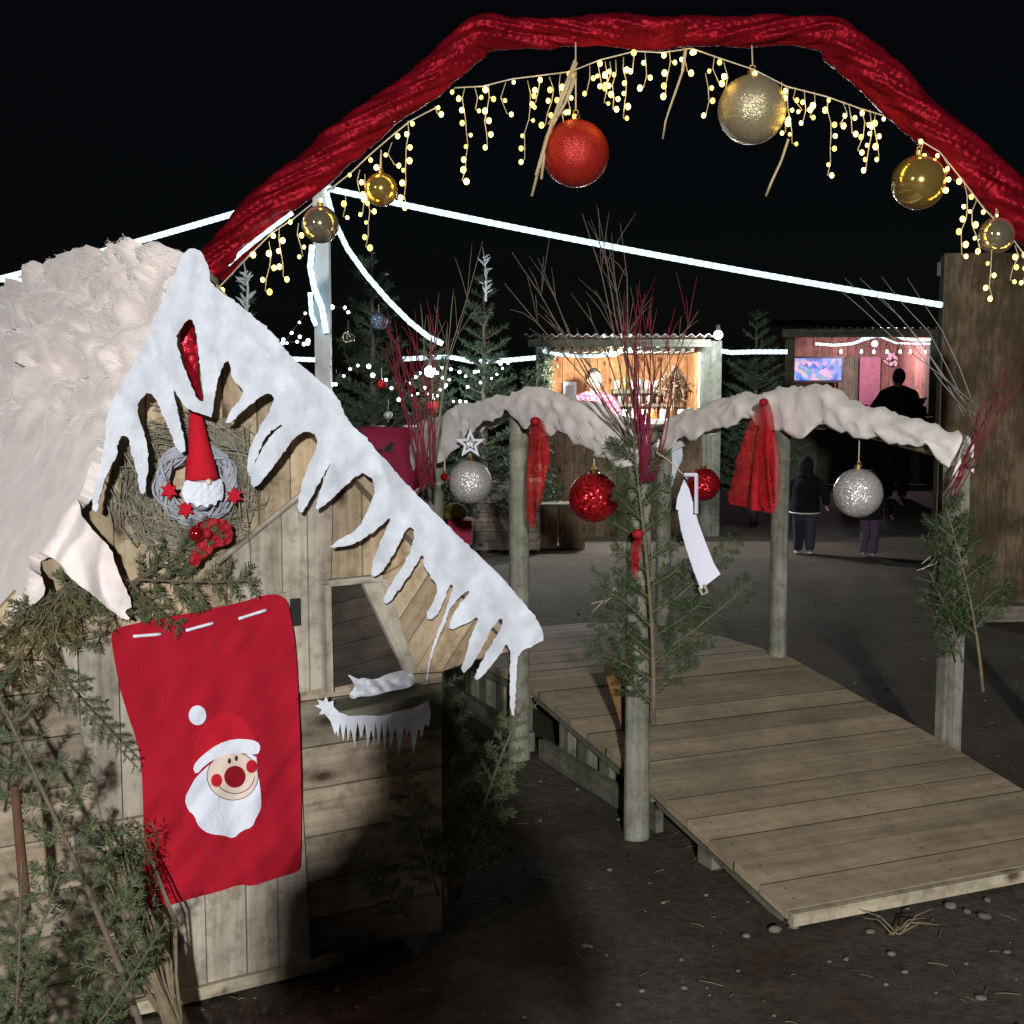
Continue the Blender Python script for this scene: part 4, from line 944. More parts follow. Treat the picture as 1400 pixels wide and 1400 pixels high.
# icicle lights
bulbme = None
def lights(paths, drops, label, seed):
    global bulbme
    rnd = random.Random(seed); o = thing('icicle_lights', label, 'fairy lights', at(paths[0][0][0], paths[0][0][1], YA-.07), 'warm icicle light strings under the arch'); wm = MB(); bl = []
    for p in paths: wm.tube([at(x,y,YA-.07) for x,y in p], .003, 5)
    for (x, y0, y1) in drops:
        n = max(1, round((y1-y0)/17)); pts = []; ph = rnd.uniform(0,6)
        for k in range(n+1):
            f = k/n; pts.append((x+math.sin(f*4+ph)*5*min(1,f*3)+rnd.uniform(-2,2), y0+(y1-y0)*f))
            if k: bl.append((pts[-1][0]+rnd.choice((-5,5,-3,6)), pts[-1][1]+rnd.uniform(-1,4), pts[-1]))
        wm.tube([at(a,b,YA-.07) for a,b in pts], .0019, 4)
    for p in paths:
        for i in range(0, len(p)): bl.append((p[i][0]+rnd.uniform(-4,4), p[i][1]+rnd.uniform(2,7), p[i]))
    for x, y, w in bl: wm.tube([at(w[0],w[1],YA-.07), at(x,y,YA-.08)], .002, 4)
    wm.build('wire', M['wire'], o, True)
    for x, y, w in bl:
        p = at(x, y, YA-.085)
        if bulbme is None:
            bulbme = []
            for k_ in range(3):
                m2 = MB(); m2.ball((0,0,0), (.0088,.0088,.0105), 10, 8); q = m2.build('bulb', M['bulb%d' % k_], None, True); bulbme.append(q.data)
                if k_ < 2: bpy.data.objects.remove(q)
        else: q = bpy.data.objects.new('bulb', rnd.choice(bulbme)); COL.objects.link(q)
        q.parent = o; q.location = p-Vector(o['_o']); q.scale = (rnd.uniform(.75,1.3),)*3
lights([[(300,392),(345,345),(372,318),(400,300),(440,268),(480,236),(505,212),(540,182),(560,166),(600,145)]], [(366,330,398),(384,310,378),(408,305,350),(470,262,296),(500,238,338),(492,232,292),(520,212,244),(536,195,225),(558,165,285),(595,145,156)], 'warm icicle light string on the left slope of the arch', 1)
lights([[(622,120),(660,118),(700,108),(740,103),(780,98)]], [(634,118,247),(650,118,150),(668,116,198),(690,113,155),(722,110,218),(738,106,140),(752,105,172),(768,100,190),(778,98,150)], 'warm icicle light string on the left half of the arch top, beside the red bauble', 2)
lights([[(780,98),(820,82),(868,70),(905,72),(945,66)]], [(808,90,125),(818,84,118),(826,84,140),(834,84,128),(842,82,150),(852,78,162),(868,72,95),(880,70,120),(915,68,130),(940,66,98)], 'warm icicle light string in the middle of the arch top, between the two big baubles', 4)
lights([[(945,66),(985,80),(1030,95),(1075,118),(1130,132),(1175,148),(1208,158)]], [(976,76,112),(966,100,158),(990,85,125),(1058,108,150),(1070,112,180),(1080,118,196),(1090,120,150),(1098,122,165),(1112,126,160),(1132,132,240),(1152,140,170),(1162,142,182),(1176,148,205),(1188,150,232),(1198,154,215)], 'warm icicle light string on the right half of the arch top, beside the gold bauble', 5)
lights([[(1255,190),(1285,208),(1315,245),(1345,285),(1380,320),(1398,345)]], [(1262,195,212),(1292,215,258),(1318,250,348),(1334,272,342),(1357,340,408),(1386,335,382),(1402,345,385)], 'warm icicle light string on the right slope of the arch', 3)
# ---------------------------------------------------------------- cold LED ropes
GR = 'cold white LED rope lights'
def rope(pts, r, label, sag=0.0, n=24):
    P = [Vector(p) for p in pts]
    if len(P) == 2: P = [P[0].lerp(P[1],k/n)-Z3*sag*4*(k/n)*(1-k/n) for k in range(n+1)]
    mb = MB(); mb.tube(P, r, 8); o = mb.build('led_rope', M['led'], None, True); return tag(o, label, 'rope light', GR)
YPOLE = 9.3
rope([at(445,257,YPOLE), at(1288,417,9.45)], .020, 'long straight LED rope slung from the white lamp pole to the brown board wall', .03)
rope([at(436,257,YPOLE), at(-60,396,11.5)], .022, 'LED rope running left from the lamp pole behind the arch foot', .02)
rope([at(70,386,12.2), at(-60,378,9.6)], .022, 'short LED rope at the left picture edge just above the wadding', .0)
rope([at(x,y,YPOLE-.06-.01*k) for k,(x,y) in enumerate(((446,262),(456,300),(475,340),(500,375),(530,410),(560,440),(585,460),(605,470)))], .018, 'LED rope sagging from the lamp pole down to the right over the fir')
rope([at(x,y,YPOLE-.12) for x,y in ((427,335),(424,365),(430,395),(440,420),(446,455))], .02, 'LED rope curling down the front of the white lamp pole')
rope([at(x,y,YPOLE-.1) for x,y in ((424,400),(426,430),(432,445))], .016, 'short end of LED rope beside the white lamp pole')
rope([at(x,y,13.2) for x,y in ((380,490),(432,492))], .022, 'short level LED rope between the lamp pole and the hut roof')
rope([at(x,y,13.2) for x,y in ((550,491),(585,489),(615,488),(645,494),(665,494),(700,492),(732,489))], .022, 'level LED rope behind the firs left of the bright stall')
rope([at(x,y,14.6) for x,y in ((968,477),(1000,482),(1030,481),(1076,481))], .024, 'level LED rope strung between the two stalls')
pole = thing('lamp_pole', 'white square pole carrying the LED ropes behind the arch', 'pole', at(437,460,YPOLE))
a = at(427,255,YPOLE); c = at(448,255,YPOLE)
mb = MB(); mb.box(a.x, c.x, YPOLE, YPOLE+.1, -.02, a.z); mb.build('shaft', simple('white painted pole',(.62,.64,.66),.5,var=.08), pole)
mb = MB(); mb.box(a.x-.015, c.x+.015, YPOLE-.015, YPOLE+.115, a.z+.001, a.z+.03); mb.tube([Vector((c.x,YPOLE-.02,a.z-.03)), Vector((c.x+.05,YPOLE-.04,a.z-.01))], .012, 6); mb.build('cap', M['steel'], pole)

# ---------------------------------------------------------------- firs behind
def conifer(name, px, ytop, Y, Rw, seed, label, dens=1.0, zb=0.0, lance=0.25, nl=.05):
    rnd = random.Random(seed); b = at(px, 700, Y); top = at(px, ytop, Y).z; b = Vector((b.x, Y, zb)); H = top-zb
    o = thing(name, label, 'fir tree', b, 'firs between the stalls'); tm = MB(); nm = MB()
    tm.tube([b-Z3*.02, b+Z3*H*.4, b+Z3*H*.8, b+Z3*H], [.045,.032,.014,.004], 7)
    def needles(p, q, den):
        L = (q-p).length; d = (q-p)/L
        for i in range(int(L/.0065*den*dens)):
            c = p+d*L*rnd.random(); v = (d*rnd.uniform(.4,1)+Vector((rnd.gauss(0,.6),rnd.gauss(0,.6),rnd.gauss(.05,.6)))).normalized()*nl*rnd.uniform(.6,1.2)
            w = v.cross(Vector((rnd.gauss(0,1),rnd.gauss(0,1),rnd.gauss(0,1)))).normalized()*.0035
            nm.add([c-w, c+v*.5-w*1.2, c+v, c+w], [(0,1,2,3)])
    z = .12*H
    while z < H*.97:
        f = z/H; rr = Rw*(1-f)**.8*(1 if f > .12 else .8)
        for k in range(5 if f > .75 else 10):
            a = rnd.uniform(0,6.283); L = rr*rnd.uniform(.65,1.12)+.05; up = .25+lance*2*f
            p = b+Z3*z; q = p+Vector((math.cos(a)*L, math.sin(a)*L, L*up)); m = p.lerp(q,.5)-Z3*.04*L
            tm.tube([p, m, q], [.009,.006,.002], 4, False); needles(p.lerp(m,.3), m, 1); needles(m, q, 1.4)
            for s2 in (-1,1):
                for t_ in (.4,.65):
                    e0 = p.lerp(q,t_); d2 = (q-p).normalized(); sd = Vector((-d2.y,d2.x,.1))*s2
                    e1 = e0+(d2*.7+sd*.75)*L*.38*(1.2-t_); tm.tube([e0,e1],[.004,.0015],4,False); needles(e0,e1,1.3)
        z += H*.045*rnd.uniform(.8,1.25)
    needles(b+Z3*H*.8, b+Z3*H, 1)
    tm.build('trunk', M['bark'], o, True); nm.build('foliage', M['treen'], o); return o, b, H
def garland(pts, Y, label, r=.013):
    P = [at(x,y,Y) for x,y in pts]; o = thing('bead_lights', label, 'fairy lights', P[0], 'cold white light strings on the firs'); mb = MB(); mb.tube(P,.004,4); mb.build('wire', M['black'], o)
    me = None; rnd = random.Random(len(pts)); N = max(6, int(sum((P[i+1]-P[i]).length for i in range(len(P)-1))/.075))
    for k in range(N+1):
        u = k/N*(len(P)-1.0001); i = int(u); p = P[i].lerp(P[i+1], u-i)+Vector((rnd.gauss(0,.012),-.02,rnd.gauss(0,.012)))
        if me is None:
            m2 = MB(); m2.ball((0,0,0), r, 8, 6); q = m2.build('bulb', M['wbulb'], None, True); me = q.data
        else: q = bpy.data.objects.new('bulb', me); COL.objects.link(q)
        q.parent = o; q.location = p-Vector(o['_o']); q.scale = (rnd.uniform(.7,1.3),)*3
conifer('fir_tree', 512, 345, 10.4, .62, 1, 'tall dark fir behind the hut roof, hung with baubles and a light string', 1.15)
conifer('fir_tree', 662, 372, 12.6, .50, 2, 'slim fir left of the bright stall with a frosted twig at its tip', 1.0)
conifer('fir_tree', 1030, 425, 15.0, .72, 3, 'broad fir standing between the two stalls', .9)
conifer('fir_tree', 590, 455, 12.9, .55, 5, 'fir with many white lights behind the red twigs', .8)
conifer('fir_tree', 720, 505, 13.3, .42, 6, 'low fir at the left corner of the bright stall', .8)
conifer('fir_tree', 338, 392, 11.2, .45, 7, 'fir whose frosted tip shows above the right slope of the hut', .7)
garland([(388,470),(400,452),(415,432),(430,420),(448,418),(465,420),(476,428)], 9.75, 'string of cold lights arching over the top of the tall fir')
garland([(388,467),(410,468),(425,469)], 9.72, 'short level string of cold lights left of the tall fir')
garland([(448,540),(462,520),(480,505),(500,500),(512,512),(530,525),(545,545)], 9.70, 'string of cold lights draped across the lower tall fir')
garland([(395,496),(405,505),(420,512),(432,520),(445,516),(455,524)], 9.8, 'bunched cold lights right behind the hut roof edge')
garland([(563,545),(580,530),(592,548),(605,535),(612,520),(600,510),(618,548),(636,548)], 12.3, 'zigzag string of cold lights on the fir behind the red twigs')
garland([(560,520),(575,512),(600,500),(622,505),(640,512),(655,508)], 12.0, 'upper string of cold lights between the two left firs')
garland([(596,575),(610,572),(628,572),(645,570),(660,560),(672,548)], 12.2, 'low string of cold lights behind the left bridge rail')
garland([(640,530),(655,524),(670,518),(680,512),(690,505),(694,498),(686,496)], 12.1, 'rising string of cold lights on the slim fir')
def treeball(x,y,rp,Y,mat,label): p = at(x,y,Y); bauble(p, rp*(p-CAM).dot(FW)/FPX, mat, label, p+Z3*.12, 'baubles on the firs')
treeball(518,439,12,9.75,'bluebauble','pale blue glitter bauble on the tall fir')
treeball(476,461,9,9.72,'mirrors','clear mirror bauble on the tall fir')
treeball(531,568,6,9.7,'silver','small silver bauble low on the tall fir')
treeball(592,556,8,12.2,'redglit','small red bauble on the fir behind the red twigs')
treeball(608,652,6,6.0,'redgloss','tiny red bauble beside the silver bauble on the left rail')
treeball(522,525,7,9.75,'redglit','small red bauble in the middle of the tall fir')
# frosted twig tip
mb = MB(); rnd = random.Random(5)
def twigtip(x, y0, y1, Y, label):
    mb = MB(); p, q = at(x,y0,Y), at(x-4,y1,Y); mb.tube([p,p.lerp(q,.5)+Vector((.02,0,0)),q],[.012,.009,.004],5)
    for k in range(16):
        c = p.lerp(q,rnd.uniform(.1,.8)); e = c+Vector((rnd.uniform(-.08,.08),rnd.uniform(-.03,.03),rnd.uniform(.01,.07))); mb.tube([c,c.lerp(e,.6),e],[.006,.010,.003],5)
    tag(mb.build('frosted_twig', simple('frosted twig',(.6,.66,.68),.8,var=.2), None, True), label, 'twig')
twigtip(337,430,355,9.5,'white frosted twig rising above the right slope of the hut')
twigtip(664,412,338,12.5,'white frosted twig at the tip of the slim fir')
# red wrapped planter
mb = MB(); a = at(480,586,10.0); c = at(576,586,10.0); rnd = random.Random(3)
pl = thing('cloth_planter', 'tub wrapped in crimson cloth under the tall fir', 'planter', ((a.x+c.x)/2,10.0,0))
N = 60; vs = []
for j in range(7):
    z = a.z*j/6
    for k in range(N):
        an = 2*math.pi*k/N; sx = math.copysign(abs(math.cos(an))**.45, math.cos(an)); sy = math.copysign(abs(math.sin(an))**.45, math.sin(an))
        rr = 1+.03*math.sin(k*2.4)*(1-j/8)+fl(k,j,.3,.03)
        vs.append(((a.x+c.x)/2+sx*(c.x-a.x)/2*rr, 10.4+sy*.38*rr, z))
mb.add(vs, [(j*N+k, j*N+(k+1)%N, (j+1)*N+(k+1)%N, (j+1)*N+k) for j in range(6) for k in range(N)]+[tuple(6*N+k for k in range(N))])
mb.build('cloth_wrap', M['redgift'], pl, True)

# ---------------------------------------------------------------- stalls
def bx(mb, x0, y0, x1, y1, Y0, Y1):
    a = at(x0,y0,Y0); c = at(x1,y1,Y0); mb.box(min(a.x,c.x), max(a.x,c.x), Y0, Y1, min(a.z,c.z), max(a.z,c.z))
def boards(x0,y0,x1,y1,Y,th,n,vert=True):
    mb = MB(); a = at(x0,y0,Y); c = at(x1,y1,Y); z0, z1 = sorted((a.z,c.z)); X0, X1 = sorted((a.x,c.x))
    for k in range(n):
        if vert: mb.obox((X0+(X1-X0)*k/n, Y, z0), ((X1-X0)/n*.96,0,0), (0,th,0), (0,0,z1-z0))
        else: mb.obox((X0, Y, z0+(z1-z0)*k/n), (X1-X0,0,0), (0,th,0), (0,0,(z1-z0)/n*.95))
    return mb
def corrugated(x0,x1,yf,yb,Y0,Y1):
    a = at(x0,yf,Y0); c = at(x1,yf,Y0); z1 = at(x0,yb,Y1).z; mb = MB(); n = 110; vs = []
    for i in range(n+1):
        x = a.x+(c.x-a.x)*i/n; w = .016*math.sin(i*2*math.pi/5)
        vs += [(x,Y0,a.z+w),(x,Y1,z1+w),(x,Y0,a.z+w-.006),(x,Y1,z1+w-.006)]
    fs = []
    for i in range(n):
        o, q = 4*i, 4*i+4; fs += [(o,q,q+1,o+1),(o+2,o+3,q+3,q+2),(o,o+2,q+2,q),(o+1,q+1,q+3,o+3)]
    mb.add(vs, fs); return mb
Y1 = 14.0
st = thing('market_stall', 'small brightly lit wooden stall with corrugated roof, orange back wall and plank counter', 'stall', (1.1,Y1,0))
corrugated(716,978,458,462,Y1-.35,Y1+1.7).build('roof', M['steel'], st)
mb = MB(); bx(mb,722,464,972,474,Y1-.28,Y1-.22); mb.build('roof_beam', M['side'], st)
mb = MB()
for k in range(16): bx(mb, 748+k*13, 474, 754+k*13, 481, Y1-.2, Y1+1.55)
mb.build('rafters', M['greywood'], st)
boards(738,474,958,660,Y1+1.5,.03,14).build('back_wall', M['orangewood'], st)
mb = MB(); bx(mb,733,474,752,700,Y1,Y1+.10); mb.build('corner_post', simple('white painted post',(.7,.7,.66),.7,var=.1), st)
mb = MB(); bx(mb,958,466,983,735,Y1,Y1+.18); mb.build('corner_post', M['post'], st)
for s_, xx in ((0,736),(1,962)):
    a = at(xx,600,Y1); mb = MB()
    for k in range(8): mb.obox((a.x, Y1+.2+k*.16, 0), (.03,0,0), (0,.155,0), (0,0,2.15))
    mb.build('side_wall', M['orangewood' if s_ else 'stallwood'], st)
ct = boards(742,590,958,737,Y1-.02,.03,15); ct.build('counter_front', M['stallwood'], st)
mb = MB(); bx(mb,728,580,962,590,Y1-.16,Y1+.35); mb.build('counter_top', M['greywood'], st)
sh = boards(838,532,934,538,Y1+1.2,.28,1,False).build('shelf', M['side'], st)
mb = MB(); bx(mb, 842,552,930,556,Y1+1.2,Y1+1.48); mb.build('shelf', M['side'], st)
cl = boards(744,574,955,580,Y1-.14,.4,1,False); tag(cl.build('counter_cloth', simple('white cloth',(.75,.74,.70),.9,var=.05), None), 'white cloth laid over the counter of the bright stall', 'cloth')
cl = boards(756,580.4,832,588,Y1-.175,.012,1,False); tag(cl.build('red_cloth_strip', M['redgift'], None), 'crimson cloth strip along the edge of the bright stall counter', 'cloth')
# goods
rnd = random.Random(8); GJ = 'jars and cups on the stall shelves'
jm = [simple('white cup',(.72,.70,.68),.3,var=.03), simple('amber jar',(.45,.22,.06),.15,var=.1), simple('grey tin',(.4,.42,.45),.35,metal=.5,var=.1), simple('brown bottle',(.10,.05,.025),.12,var=.1)]
names = ['cup','jar','tin','bottle']; labs = ['white cup','amber jar','grey tin','brown bottle']
def jar(x, yb, Y, i, pos, r=.035, h=.10):
    p = at(x,yb,Y); o = thing(names[i], '%s %s' % (labs[i], pos), names[i], p, GJ)
    mb = MB()
    if i == 3: mb.tube([p+Z3*z for z in (.001,h*.1,h*.75,h*1.0,h*1.05,h*1.4)], [r*.8,r*.85,r*.85,r*.4,r*.3,r*.3], 12)
    else: mb.tube([p+Z3*z for z in (.001,h*.06,h*.8,h*.9,h)], [r*.85,r,r,r*.9,r*.85], 12)
    mb.build('body', jm[i], o, True)
    if i in (1,2): mb = MB(); mb.tube([p+Z3*(h+.001),p+Z3*(h+.018)], r*.9, 12); mb.build('lid', M['goldcap' if i==1 else 'steel'], o)
for k in range(9): jar(843+k*10.5, 532, Y1+1.3, (0,1,0,2,0,0,1,0,2)[k], 'on the upper shelf of the bright stall, %s from its left end' % ('first second third fourth fifth sixth seventh eighth ninth'.split()[k]))
for k in range(7): jar(848+k*13, 552, Y1+1.3, (2,3,2,0,3,1,3)[k], 'on the lower shelf of the bright stall, %s from its left end' % ('first second third fourth fifth sixth seventh'.split()[k]))
for k in range(8): jar(856+k*12.5, 574, Y1+.02, (0,2,0,1,0,3,0,2)[k], 'on the white counter cloth of the bright stall, %s from the left' % ('first second third fourth fifth sixth seventh eighth'.split()[k]), .04, .11)
# framed print, garland on the left post, hanging greenery on the right
o = thing('framed_print', 'white framed print standing behind the seller in the bright stall', 'picture', at(778,545,Y1+1.46))
mb = MB(); bx(mb,770,522,788,560,Y1+1.44,Y1+1.47); mb.build('frame', M['paper'], o)
mb = MB(); bx(mb,773,527,785,554,Y1+1.436,Y1+1.44); mb.build('picture', simple('faded print',(.42,.45,.52),.6,var=.5,scale=9), o)
nm = MB()
for k in range(900):
    c = at(744+rnd.gauss(0,6), rnd.uniform(480,572), Y1-.03+rnd.uniform(-.04,.03)); v = Vector((rnd.gauss(0,1),rnd.gauss(0,.5),rnd.gauss(0,1))).normalized()*.05; w = v.orthogonal().normalized()*.006
    nm.add([c-w,c+v*.5-w*1.5,c+v,c+w],[(0,1,2,3)])
tag(nm.build('leaf_garland', M['needle'], None), 'thin green leaf garland climbing the white left post of the bright stall', 'garland')
o = thing('dried_bouquet', 'dark dried bouquet hanging upside down at the right of the bright stall', 'bouquet', at(922,500,Y1+.3)); nm = MB(); mb = MB()
for k in range(60):
    a = at(924+rnd.gauss(0,2),500,Y1+.3); e = at(924+rnd.gauss(0,13), rnd.uniform(520,566), Y1+.3+rnd.gauss(0,.08)); mb.tube([a,a.lerp(e,.5),e],.004,4)
    for j in range(10):
        c = a.lerp(e,rnd.uniform(.4,1)); v = Vector((rnd.gauss(0,1),rnd.gauss(0,1),rnd.gauss(0,1))).normalized()*.05; w = v.orthogonal().normalized()*.010; nm.add([c-w,c+v*.5-w,c+v,c+w],[(0,1,2,3)])
mb.build('stems', M['bark'], o); nm.build('leaves', leafmat('dry leaves',(.05,.03,.015),(.20,.10,.05)), o)
rope([at(x,y,Y1-.02) for x,y in ((742,480),(760,484),(790,487),(815,487),(840,484),(862,477),(885,472),(905,473),(925,470),(950,469))], .016, 'LED rope waving along the ceiling edge of the bright stall')
def lampthing(px, Y, r, label, power, col=(1,.96,.9), strength=30):
    p = at(*px,Y); o = thing('work_lamp', label, 'lamp', p)
    mb = MB(); mb.ball(p, r, 14, 10); g = mb.build('bulb', emis('lamp glass '+label[:12], col, strength), o, True)
    mb = MB(); mb.tube([p+Vector((0,.0,r*.9)), p+Vector((0,.02,r*2.2))], r*.5, 10); mb.build('socket', M['black'], o)
    ld = bpy.data.lights.new('lamp_light','POINT'); ld.energy = power; ld.color = col; ld.shadow_soft_size = r*1.05; l = bpy.data.objects.new('lamp_light', ld); COL.objects.link(l); l.location = p+Vector((0,-r*1.6,-r*1.2)); return o
lampthing((840,481),Y1+.10,.045,'dazzling white bulb under the ceiling of the bright stall',260)
lampthing((846,571),Y1-.12,.030,'dazzling little lamp on the counter of the bright stall',26,strength=45)
lampthing((982,458),Y1-.5,.045,'white floodlight on top of the right post of the bright stall',45,(.85,.95,1),22)
lampthing((588,508),11.9,.05,'dazzling white floodlight among the firs behind the red twigs',60,(.85,.94,1),25)
# second stall
Y2 = 21.0
s2 = thing('market_stall', 'wider farther stall at the right with a pinkish interior and dark counter', 'stall', (5.3,Y2,0))
corrugated(1062,1300,448,438,Y2-.5,Y2+2.4).build('roof', M['black'], s2)
mb = MB(); bx(mb,1070,450,1292,461,Y2-.4,Y2-.3); mb.build('roof_beam', M['side'], s2)
boards(1078,461,1280,660,Y2+2.2,.03,18).build('back_wall', M['pinkwood'], s2)
for x0,x1 in ((1074,1083),(1272,1292)): mb = MB(); bx(mb,x0,461,x1,664,Y2,Y2+.2); mb.build('corner_post', M['side'], s2)
for xx in (1078,1276):
    a = at(xx,600,Y2); mb = MB()
    for k in range(9): mb.obox((a.x,Y2+.2+k*.22,0),(.03,0,0),(0,.215,0),(0,0,2.45))
    mb.build('side_wall', M['pinkwood'], s2)
boards(1083,578,1274,662,Y2-.02,.03,22).build('counter_front', M['side'], s2)
mb = MB(); bx(mb,1080,570,1278,578,Y2-.2,Y2+.4); mb.build('counter_top', M['greywood'], s2)
d = boards(1147,488,1172,640,Y2+2.12,.06,4); d.build('door', M['side'], s2)
mb = MB(); bx(mb,1176,488,1188,640,Y2+2.0,Y2+2.06); bx(mb,1192,488,1200,640,Y2+2.0,Y2+2.06); mb.build('curtain', simple('mauve curtain',(.30,.13,.18),.9,var=.2), s2)
tv = thing('tv_screen', 'television showing blurred blue and pink lights at the left of the farther stall', 'television', at(1130,505,Y2+1.9))
mb = MB(); bx(mb,1083,487,1153,523,Y2+1.9,Y2+1.95); mb.build('casing', M['black'], tv)
tm, nt, b_ = newmat('screen picture'); tc = node(nt,'ShaderNodeTexCoord'); vo = node(nt,'ShaderNodeTexVoronoi',Scale=14.0); lk(nt,tc.outputs['Object'],vo.inputs['Vector'])
rp = ramp(nt,[(0,(.05,.08,.5)),(.35,(.15,.35,.9)),(.6,(.5,.3,.7)),(.8,(.9,.5,.6)),(1,(.1,.4,.5))]); sp_ = node(nt,'ShaderNodeSeparateColor'); lk(nt,vo.outputs['Color'],sp_.inputs[0]); lk(nt,sp_.outputs[0],rp.inputs['Fac']); lk(nt,rp.outputs['Color'],b_.inputs['Emission Color']); b_.inputs['Emission Strength'].default_value = 1.1; b_.inputs['Base Color'].default_value = (.02,.02,.02,1)
mb = MB(); bx(mb,1086,490,1150,520,Y2+1.88,Y2+1.9); mb.build('screen', tm, tv)
rope([at(x,y,Y2-.05) for x,y in ((1115,470),(1140,472),(1165,470),(1185,463),(1205,457),(1218,456),(1235,463),(1255,465),(1272,464))], .02, 'LED rope waving under the roof of the farther stall')
rope([at(x,y,Y2-.08) for x,y in ((1176,464),(1190,458),(1205,461),(1225,469),(1250,470),(1272,470))], .012, 'second thin LED rope under the roof of the farther stall')
GD = 'drop lights under the roof of the farther stall'
for k, x in enumerate((1150,1178,1195,1213,1231,1245,1266)):
    p = at(x,472,Y2-.02); o = thing('drop_light', 'white drop light under the farther stall roof, %s of seven from the left' % 'first second third fourth fifth sixth seventh'.split()[k], 'drop light', p, GD)
    mb = MB(); mb.tube([p, p-Z3*.07], .006, 5); mb.build('cord', M['wire'], o); mb = MB(); mb.tube([p-Z3*.07,p-Z3*.11,p-Z3*.13],[.010,.022,.012],8); mb.build('bulb', M['wbulb'], o, True)
o = thing('flower_garland', 'pale pink flower wreath on the back wall of the farther stall', 'wreath', at(1222,492,Y2+2.1)); mb = MB()
for k in range(26):
    a = rnd.uniform(0,6.28); mb.ball(at(1221+9*math.cos(a),492+6*math.sin(a),Y2+2.12)+Vector((rnd.gauss(0,.02),rnd.gauss(0,.01),rnd.gauss(0,.02))), rnd.uniform(.02,.04), 7, 5)
mb.build('petals', simple('pale petals',(.7,.5,.6),.8,var=.2), o, True)
o = thing('pink_toy', 'bright pink plush heap on the counter of the farther stall', 'toy', at(1182,568,Y2)); mb = MB()
for k in range(8): mb.ball(at(1182+rnd.gauss(0,6),562+rnd.uniform(-5,4),Y2+.05), rnd.uniform(.04,.08), 10, 7)
mb.build('plush', simple('hot pink plush',(.75,.05,.28),.9,var=.15), o, True)
o = thing('purple_toy', 'lilac plush toy hanging beside the man in black', 'toy', at(1260,557,18.8)); mb = MB()
for dx,dy,r_ in ((0,-8,.05),(0,4,.075),(-5,-12,.025),(5,-12,.025),(-7,10,.03),(7,10,.03)): mb.ball(at(1260+dx,557+dy,18.8), r_, 12, 8)
mb.build('plush', simple('lilac plush',(.5,.28,.75),.9,var=.25,scale=25), o, True)
def plight(px, Y, e, c, r=.1):
    ld = bpy.data.lights.new('lamp_light','POINT'); ld.energy = e; ld.color = c; ld.shadow_soft_size = r; l = bpy.data.objects.new('lamp_light', ld); COL.objects.link(l); l.location = at(*px,Y)
lampthing((1196,470),Y2+1.0,.05,'pinkish bulb under the roof of the farther stall',110,(1,.68,.78),8)
# ---------------------------------------------------------------- crates by the stall
o = thing('slatted_crate', 'grey slatted wooden crate standing in front of the bright stall counter', 'crate', at(690,755,12.5))
boards(645,662,738,752,12.5,.02,7,False).build('front_slats', M['greywood'], o)
a = at(645,662,12.5); c = at(738,752,12.5)
for xx in (a.x, c.x-.02):
    mb = MB()
    for k in range(7): mb.obox((xx,12.52,.02+k*(a.z-.02)/7),(.02,0,0),(0,.5,0),(0,0,(a.z-.03)/7*.94))
    mb.build('side_slats', M['greywood'], o)
mb = MB()
for k in range(4): mb.obox((a.x-.02,12.5+k*.135,a.z),(c.x-a.x+.04,0,0),(0,.125,0),(0,0,.022))
mb.build('lid', M['greywood'], o)
for k,(x0,x1,lb) in enumerate(((728,762,'dark brown wooden box next to the slatted crate'),(765,800,'brown wooden box under the red glitter bauble'))):
    o = thing('wooden_box', lb, 'box', at((x0+x1)/2,752,12.9), 'brown boxes in front of the bright stall')
    boards(x0,692,x1,750,12.9,.02,4).build('front', M['stallwood'], o); a = at(x0,692,12.9); c = at(x1,750,12.9)
    mb = MB(); mb.box(a.x+.005,c.x-.02,12.921,13.2,.01,a.z-.01); mb.build('body', M['stallwood'], o); mb = MB(); mb.box(a.x-.01,c.x+.005,12.89,13.21,a.z,a.z+.02); mb.build('lid', M['side'], o)
o = thing('gift_parcel', 'crimson parcel lying under the left end of the bridge rail', 'parcel', at(632,735,8.5)); mb = MB(); bx(mb,612,712,645,745,8.5,8.75); mb.build('box', M['redgift'], o); mb = MB(); bx(mb,626,711.5,631,745.5,8.494,8.756); mb.build('ribbon', M['bow'], o)
o = thing('cushion', 'mustard yellow cushion on the crimson parcel at the left rail', 'cushion', at(622,700,8.6)); mb = MB(); mb.ball(at(622,700,8.62), (.085,.11,.06), 18, 12); mb.build('cover', simple('mustard cloth',(.28,.22,.04),.9,var=.2), o, True)

# ---------------------------------------------------------------- board wall at the right
o = thing('board_wall', 'tall rough brown chipboard wall at the right edge', 'board wall', at(1340,835,9.5))
om, nt, b_ = newmat('chipboard'); b_.inputs['Roughness'].default_value = .85; tc = node(nt,'ShaderNodeTexCoord')
mp = node(nt,'ShaderNodeMapping'); mp.inputs['Scale'].default_value = (30,30,7); lk(nt,tc.outputs['Object'],mp.inputs['Vector'])
vo = node(nt,'ShaderNodeTexNoise',Scale=1.0,Detail=8.0,Roughness=.75); lk(nt,mp.outputs[0],vo.inputs['Vector']); nz = node(nt,'ShaderNodeTexNoise',Scale=2.5,Detail=6.0); lk(nt,tc.outputs['Object'],nz.inputs['Vector'])
ad = node(nt,'ShaderNodeMath',operation='MULTIPLY_ADD'); lk(nt,vo.outputs['Fac'],ad.inputs[0]); ad.inputs[1].default_value = .75; lk(nt,nz.outputs['Fac'],ad.inputs[2])
rp = ramp(nt,[(.65,(.035,.022,.010)),(.88,(.105,.072,.038)),(1.1,(.21,.155,.09))]); lk(nt,ad.outputs[0],rp.inputs['Fac']); lk(nt,rp.outputs['Color'],b_.inputs['Base Color'])
